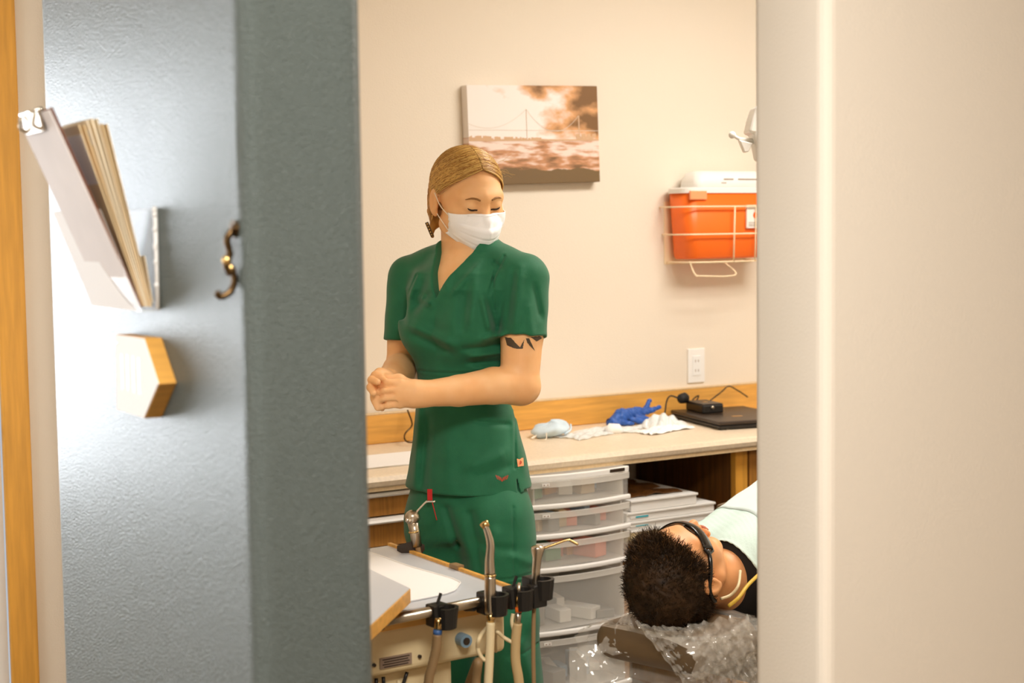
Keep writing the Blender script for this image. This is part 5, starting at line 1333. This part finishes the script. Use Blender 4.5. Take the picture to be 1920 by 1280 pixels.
# holder rail
RA, RB = cl(-.335, -.032, ZT - .004), cl(.022, -.028, ZT + .004)
ax = (RB - RA) / np.linalg.norm(RB - RA); pr = np.array([ax[1], -ax[0], 0])
MB().tube([RA, RB], .0092, 14).build('holder_rail', 'steel', cart, smooth=True)
MB().tube([RA - ax * .004, RA + ax * .006], .0105, 14).build('rail_cap', 'bronze', cart, smooth=True)
for t in (.06, .60): MB().tube([RA + ax * (t * .36) + (0, 0, -.010), RA + ax * (t * .36) - pr * .05 + (0, 0, -.02)], .006, 8).build('rail_bracket', 'black', cart)
def on_rail(px): # point of the rail under an image column
    best = min(np.linspace(-.1, 1.2, 400), key=lambda t: abs((lambda w: 960 + F * ((w - EYE) @ CR) / ((w - EYE) @ fw))(RA + (RB - RA) * t) - px)); return RA + (RB - RA) * best
def holder(px, lift=0.0):
    c = on_rail(px) + np.array([0, 0, lift])
    h = MB()
    R3 = np.stack([ax, pr, np.array([0, 0, 1.0])], 1)
    h.box(c - np.array([0, 0, .004]), (.034, .030, .040), rot=R3); ho = h.build('handpiece_holder', 'black', cart, bevel=.003)
    # forked cup in front
    cup = c + pr * .030
    n = 14; V = []; Fc = []
    for k in range(n + 1):
        an = radians(-60) + radians(300) * k / n - radians(90)
        dv = ax * cos(an) + pr * sin(an)
        for rr5, z in ((.0135, -.020), (.0165, .016), (.0225, .016), (.0185, -.022)): V.append(cup + dv * rr5 + np.array([0, 0, z]))
    for k in range(n):
        for q in range(4): Fc.append((4*k+q, 4*k+(q+1) % 4, 4*k+4+(q+1) % 4, 4*k+4+q))
    Fc += [(0, 1, 2, 3), (4*n+3, 4*n+2, 4*n+1, 4*n)]
    MB().add(V, Fc).build('holder_cup', 'black', ho)
    MB().tube([c + (0, 0, .015), c + ax * .008 + (0, 0, .034)], .003, 8).build('holder_lever', 'black', ho)
    return cup
c1, c2, c3, c4 = holder(820, -.004), holder(915), holder(962), holder(1000, .012)
def at_like(P, px, py):  # point at the same depth as P
    return atD(px, py, (P - EYE) @ fw)
# hoses and instruments
def hose(name, P, r, mm, label, cat='hose', group='instrument hoses on the cart'):
    o = MB().tube(curve_pts(P, 60), r, 10).build(name, mm, smooth=True); tag(o, label, cat, group); return o
# 1 empty coupling with blue ring
cpl = thing('handpiece_coupling', 'bare metal hose coupling with a blue ring in the leftmost holder', 'coupling', tuple(at_like(c1, 822, 1185)))
MB().tube([at_like(c1, 822, 1158), at_like(c1, 822, 1166), at_like(c1, 820.5, 1183)], [.0065, .0072, .0072], 12).build('metal_nut', 'brass', cpl, smooth=True)
MB().tube([at_like(c1, 821, 1180), at_like(c1, 820, 1190)], .0082, 12).build('blue_ring', 'bluep', cpl, smooth=True)
MB().tube(curve_pts([at_like(c1, 820, 1189), at_like(c1, 818, 1215), at_like(c1, 810, 1250), at_like(c1, 803, 1285), at_like(c1, 800, 1400)], 30), [.0085 + .0004 * (k % 2) for k in range(31)][:len(curve_pts([1, 2, 3, 4, 5], 30))], 12).build('hose', 'hose_d', cpl, smooth=True)
# 2 high-speed handpiece
hp2 = thing('dental_handpiece', 'tall curved steel handpiece standing in the second holder', 'handpiece', tuple(at_like(c2, 920, 1150)))
D2 = lambda x, y: at_like(c2, x, y)
MB().tube(curve_pts([D2(920, 1150), D2(919, 1115), D2(919, 1078)], 10), [.0105, .0107, .0109, .0110, .0110, .0110, .0110, .0108, .0106, .0104, .0102], 14).build('grip', 'steel', hp2, smooth=True)
P = curve_pts([D2(919, 1078), D2(918, 1050), D2(919.5, 1022), D2(915, 1000), D2(909, 985)], 20)
MB().tube(P, list(np.linspace(.0098, .0052, len(P))), 14).build('curved_neck', 'steel', hp2, smooth=True)
MB().tube([D2(903, 988), D2(909, 983), D2(916, 980)], [.0062, .0066, .0062], 12).build('turbine_head', 'brass', hp2, smooth=True)
MB().tube([D2(919, 1077), D2(919, 1081)], .0112, 14).build('collar_ring', 'brass', hp2, smooth=True)
MB().tube([D2(920, 1148), D2(920, 1168)], [.0085, .0066], 12).build('tail_nut', 'brass', hp2, smooth=True)
MB().tube(curve_pts([D2(920, 1166), D2(919, 1200), D2(917, 1250), D2(915, 1300), D2(915, 1420)], 30), .0082, 12).build('hose', 'hose_l', hp2, smooth=True)
# 3 coupling with orange ring
cp3 = thing('hose_coupling', 'thin hose coupling with an orange ring in the third holder', 'coupling', tuple(at_like(c3, 972, 1150)))
D3 = lambda x, y: at_like(c3, x, y)
MB().tube([D3(973.5, 1092), D3(973, 1106), D3(973, 1120)], [.0028, .0036, .0052], 10).build('nozzle', 'steel', cp3, smooth=True)
MB().tube([D3(973, 1118), D3(972, 1140)], .0058, 10).build('metal_nut', 'brass', cp3, smooth=True)
MB().tube([D3(972.5, 1138), D3(972, 1147)], .0064, 10).build('orange_ring', 'orange', cp3, smooth=True)
MB().tube([D3(972, 1146), D3(970, 1170)], .0062, 10).build('sleeve', 'steel', cp3, smooth=True)
MB().tube(curve_pts([D3(970, 1168), D3(967, 1200), D3(967, 1240), D3(974, 1290), D3(980, 1420)], 30), .0090, 12).build('hose', 'hose', cp3, smooth=True)
# 4 saliva ejector valve with tip
sy = thing('suction_handpiece', 'steel suction handpiece with a thin bent tip in the rightmost holder', 'suction handpiece', tuple(at_like(c4, 1005, 1100)))
D4 = lambda x, y: at_like(c4, x, y)
MB().tube([D4(1004, 1112), D4(1005, 1070), D4(1007, 1046), D4(1008, 1030), D4(1008, 1024)], [.0078, .0078, .0085, .0125, .0115], 14).build('valve_body', 'steel', sy, smooth=True)
MB().ball(D4(1008, 1027), (.0125, .0125, .0060)).build('valve_cap', 'chrome', sy, smooth=True)
MB().tube(curve_pts([D4(1018, 1028), D4(1040, 1020), D4(1063, 1012), D4(1071, 1014), D4(1084, 1021)], 20), .0024, 8).build('bent_tip', 'brass', sy, smooth=True)
MB().tube(curve_pts([D4(1004, 1110), D4(1001, 1150), D4(1000, 1220), D4(1001, 1290), D4(1002, 1420)], 24), .0040, 10).build('hose', 'hose_d', sy, smooth=True)
MB().box(D4(1004, 1115) + pr * .004, (.030, .026, .042), rot=np.stack([ax, pr, np.array([0, 0, 1.0])], 1)).build('square_holder', 'black', cart, bevel=.002)
MB().tube(curve_pts([D4(975, 1112), D4(985, 1107), D4(994, 1112), D4(990, 1122), D4(978, 1124)], 16), .0058, 10).build('holder_ring', 'hose_d', cart, smooth=True)
# cream looping tubes behind
hose('looped_tube', [cl(-.02, .05, ZT - .06), D2(902, 1190), D2(896, 1215), D2(906, 1235), D2(917, 1232), D2(920, 1200)], .0040, 'hose_l', 'thin cream tube looping behind the tall steel handpiece', 'tube', 'thin tubes on the cart')
hose('looped_tube', [D3(962, 1150), D3(960, 1165), D3(963, 1180), D3(966, 1188)], .0036, 'hose_l', 'short cream tube tucked behind the orange ringed coupling', 'tube', 'thin tubes on the cart')
hose('looped_tube', [cl(-.03, .04, ZT - .12), D3(930, 1185), D3(945, 1195), D3(964, 1206)], .0036, 'hose_l', 'cream tube running from the housing to the third hose', 'tube', 'thin tubes on the cart')
hose('drop_hose', [cl(-.06, .10, .60), D2(896, 1240), D2(893, 1280), D2(890, 1400)], .0080, 'hose_d', 'brown hose hanging behind the tall handpiece hose')
hose('drop_wire', [cl(-.10, .20, ZT - .125), D2(866, 1212) + V3 * .12, D2(884, 1222) + V3 * .12, D2(880, 1200) + V3 * .14], .0028, 'dark', 'dark wire sagging below the cart housing', 'wire', None)
# white tray liner and small tray
ln_ = thing('tray_liner', 'white paper tray liner with rounded corner lying on the cart top', 'tray liner', tuple(cl(-.2, .3, ZT)))
def lshape(z):
    pts = [(-.48, .05), (-.16, .05), (-.075, .10), (-.060, .14), (-.062, .19), (-.075, .30), (-.080, .47), (-.10, .495), (-.48, .495)]
    Q = curve_pts([cl(x, y, z) for x, y in pts], 40); return Q
MB().prism(lshape(ZT + .0005), (0, 0, .0025)).build('liner_sheet', 'paper', ln_)
Lr = [q + np.array([0, 0, .0028]) for q in lshape(ZT + .0005)]
MB().tube(Lr, .0018, 6).build('raised_rim', 'white', ln_, smooth=True)
for k in range(14):
    q = cl(-.30 + .16 * random.random(), .33 + .10 * random.random(), ZT + .0034); MB().box(q, (.003, .0045, .0010), rz=random.random() * 3).build('dark_fleck', 'print', ln_)
st_ = MB().box(cl(-.27, .21, ZT + .006), (.055, .006, .005), rz=.5).build('wooden_stick', 'manila', bevel=.001); tag(st_, 'short pale wooden stick on the white tray liner', 'stick')
bt = thing('side_tray', 'grey board with wood edge jutting over the cart near the doorway', 'board', tuple(atZ(705, 1130, .84)))
q0, q1, q2 = atZ(770, 1103, .845), atZ(700, 1168, .845), atZ(700, 1070, .845)
off = (q1 - q0); off2 = (q2 - q0)
P4 = [q0, q0 + off * 2.2, q0 + off * 2.2 + off2 * 2.2, q0 + off2 * 2.2]
MB().hexa([p + np.array([0, 0, -.026]) for p in P4] + P4).build('wood_core', 'maple', bt, bevel=.002)
cen = sum(P4) / 4
MB().hexa([p + (cen - p) * .01 + np.array([0, 0, -.0005]) for p in P4] + [p + (cen - p) * .01 + np.array([0, 0, .001]) for p in P4]).build('grey_top', 'grey_lam', bt)
MB().hexa([p + np.array([0, 0, -.043]) for p in [cen + (q - cen) * .5 for q in P4]] + [p + np.array([0, 0, -.026]) for p in [cen + (q - cen) * .5 for q in P4]]).build('support_block', 'black', bt)
# air-water syringe at the far corner
aw = thing('air_water_syringe', 'steel air-water syringe with bent tip standing at the back of the cart', 'syringe', tuple(atD(782, 1022, 3.27)))
D5 = lambda x, y: atD(x, y, 3.27)
MB().tube([D5(782, 1024), D5(778, 998), D5(774, 978)], [.0105, .0112, .0118], 14).build('handle', 'steel', aw, smooth=True)
MB().ball(D5(773, 970), (.0165, .0165, .0165)).build('head', 'steel', aw, smooth=True)
for dx, dy in ((-6, 2), (-1, 3)): MB().tube([D5(773 + dx, 968 + dy), D5(773 + dx - 3, 971 + dy) - V3 * .017], .0042, 10).build('button', 'chrome', aw, smooth=True)
MB().tube(curve_pts([D5(781, 960), D5(790, 950), D5(799, 941), D5(803, 940), D5(816, 940)], 20), .0024, 8).build('bent_tip', 'chrome', aw, smooth=True)
MB().tube([D5(777, 998), D5(776.5, 995)], .0121, 14).build('collar_ring', 'brass', aw, smooth=True)
MB().prism([D5(743, 1022), D5(775, 1012), D5(797, 1020), D5(790, 1030), D5(768, 1036)], (0, 0, -.012)).build('syringe_bracket', 'dark', cart, bevel=.002)
MB().tube(curve_pts([D5(783, 1024), D5(786, 1050), D5(784, 1120), D5(780, 1300)], 20), .006, 10).build('hose', 'hose_d', aw, smooth=True)

# ------------------------------------------------ leave the scene tidy
for o in list(scene.objects):
    if '_o' in o: del o['_o']
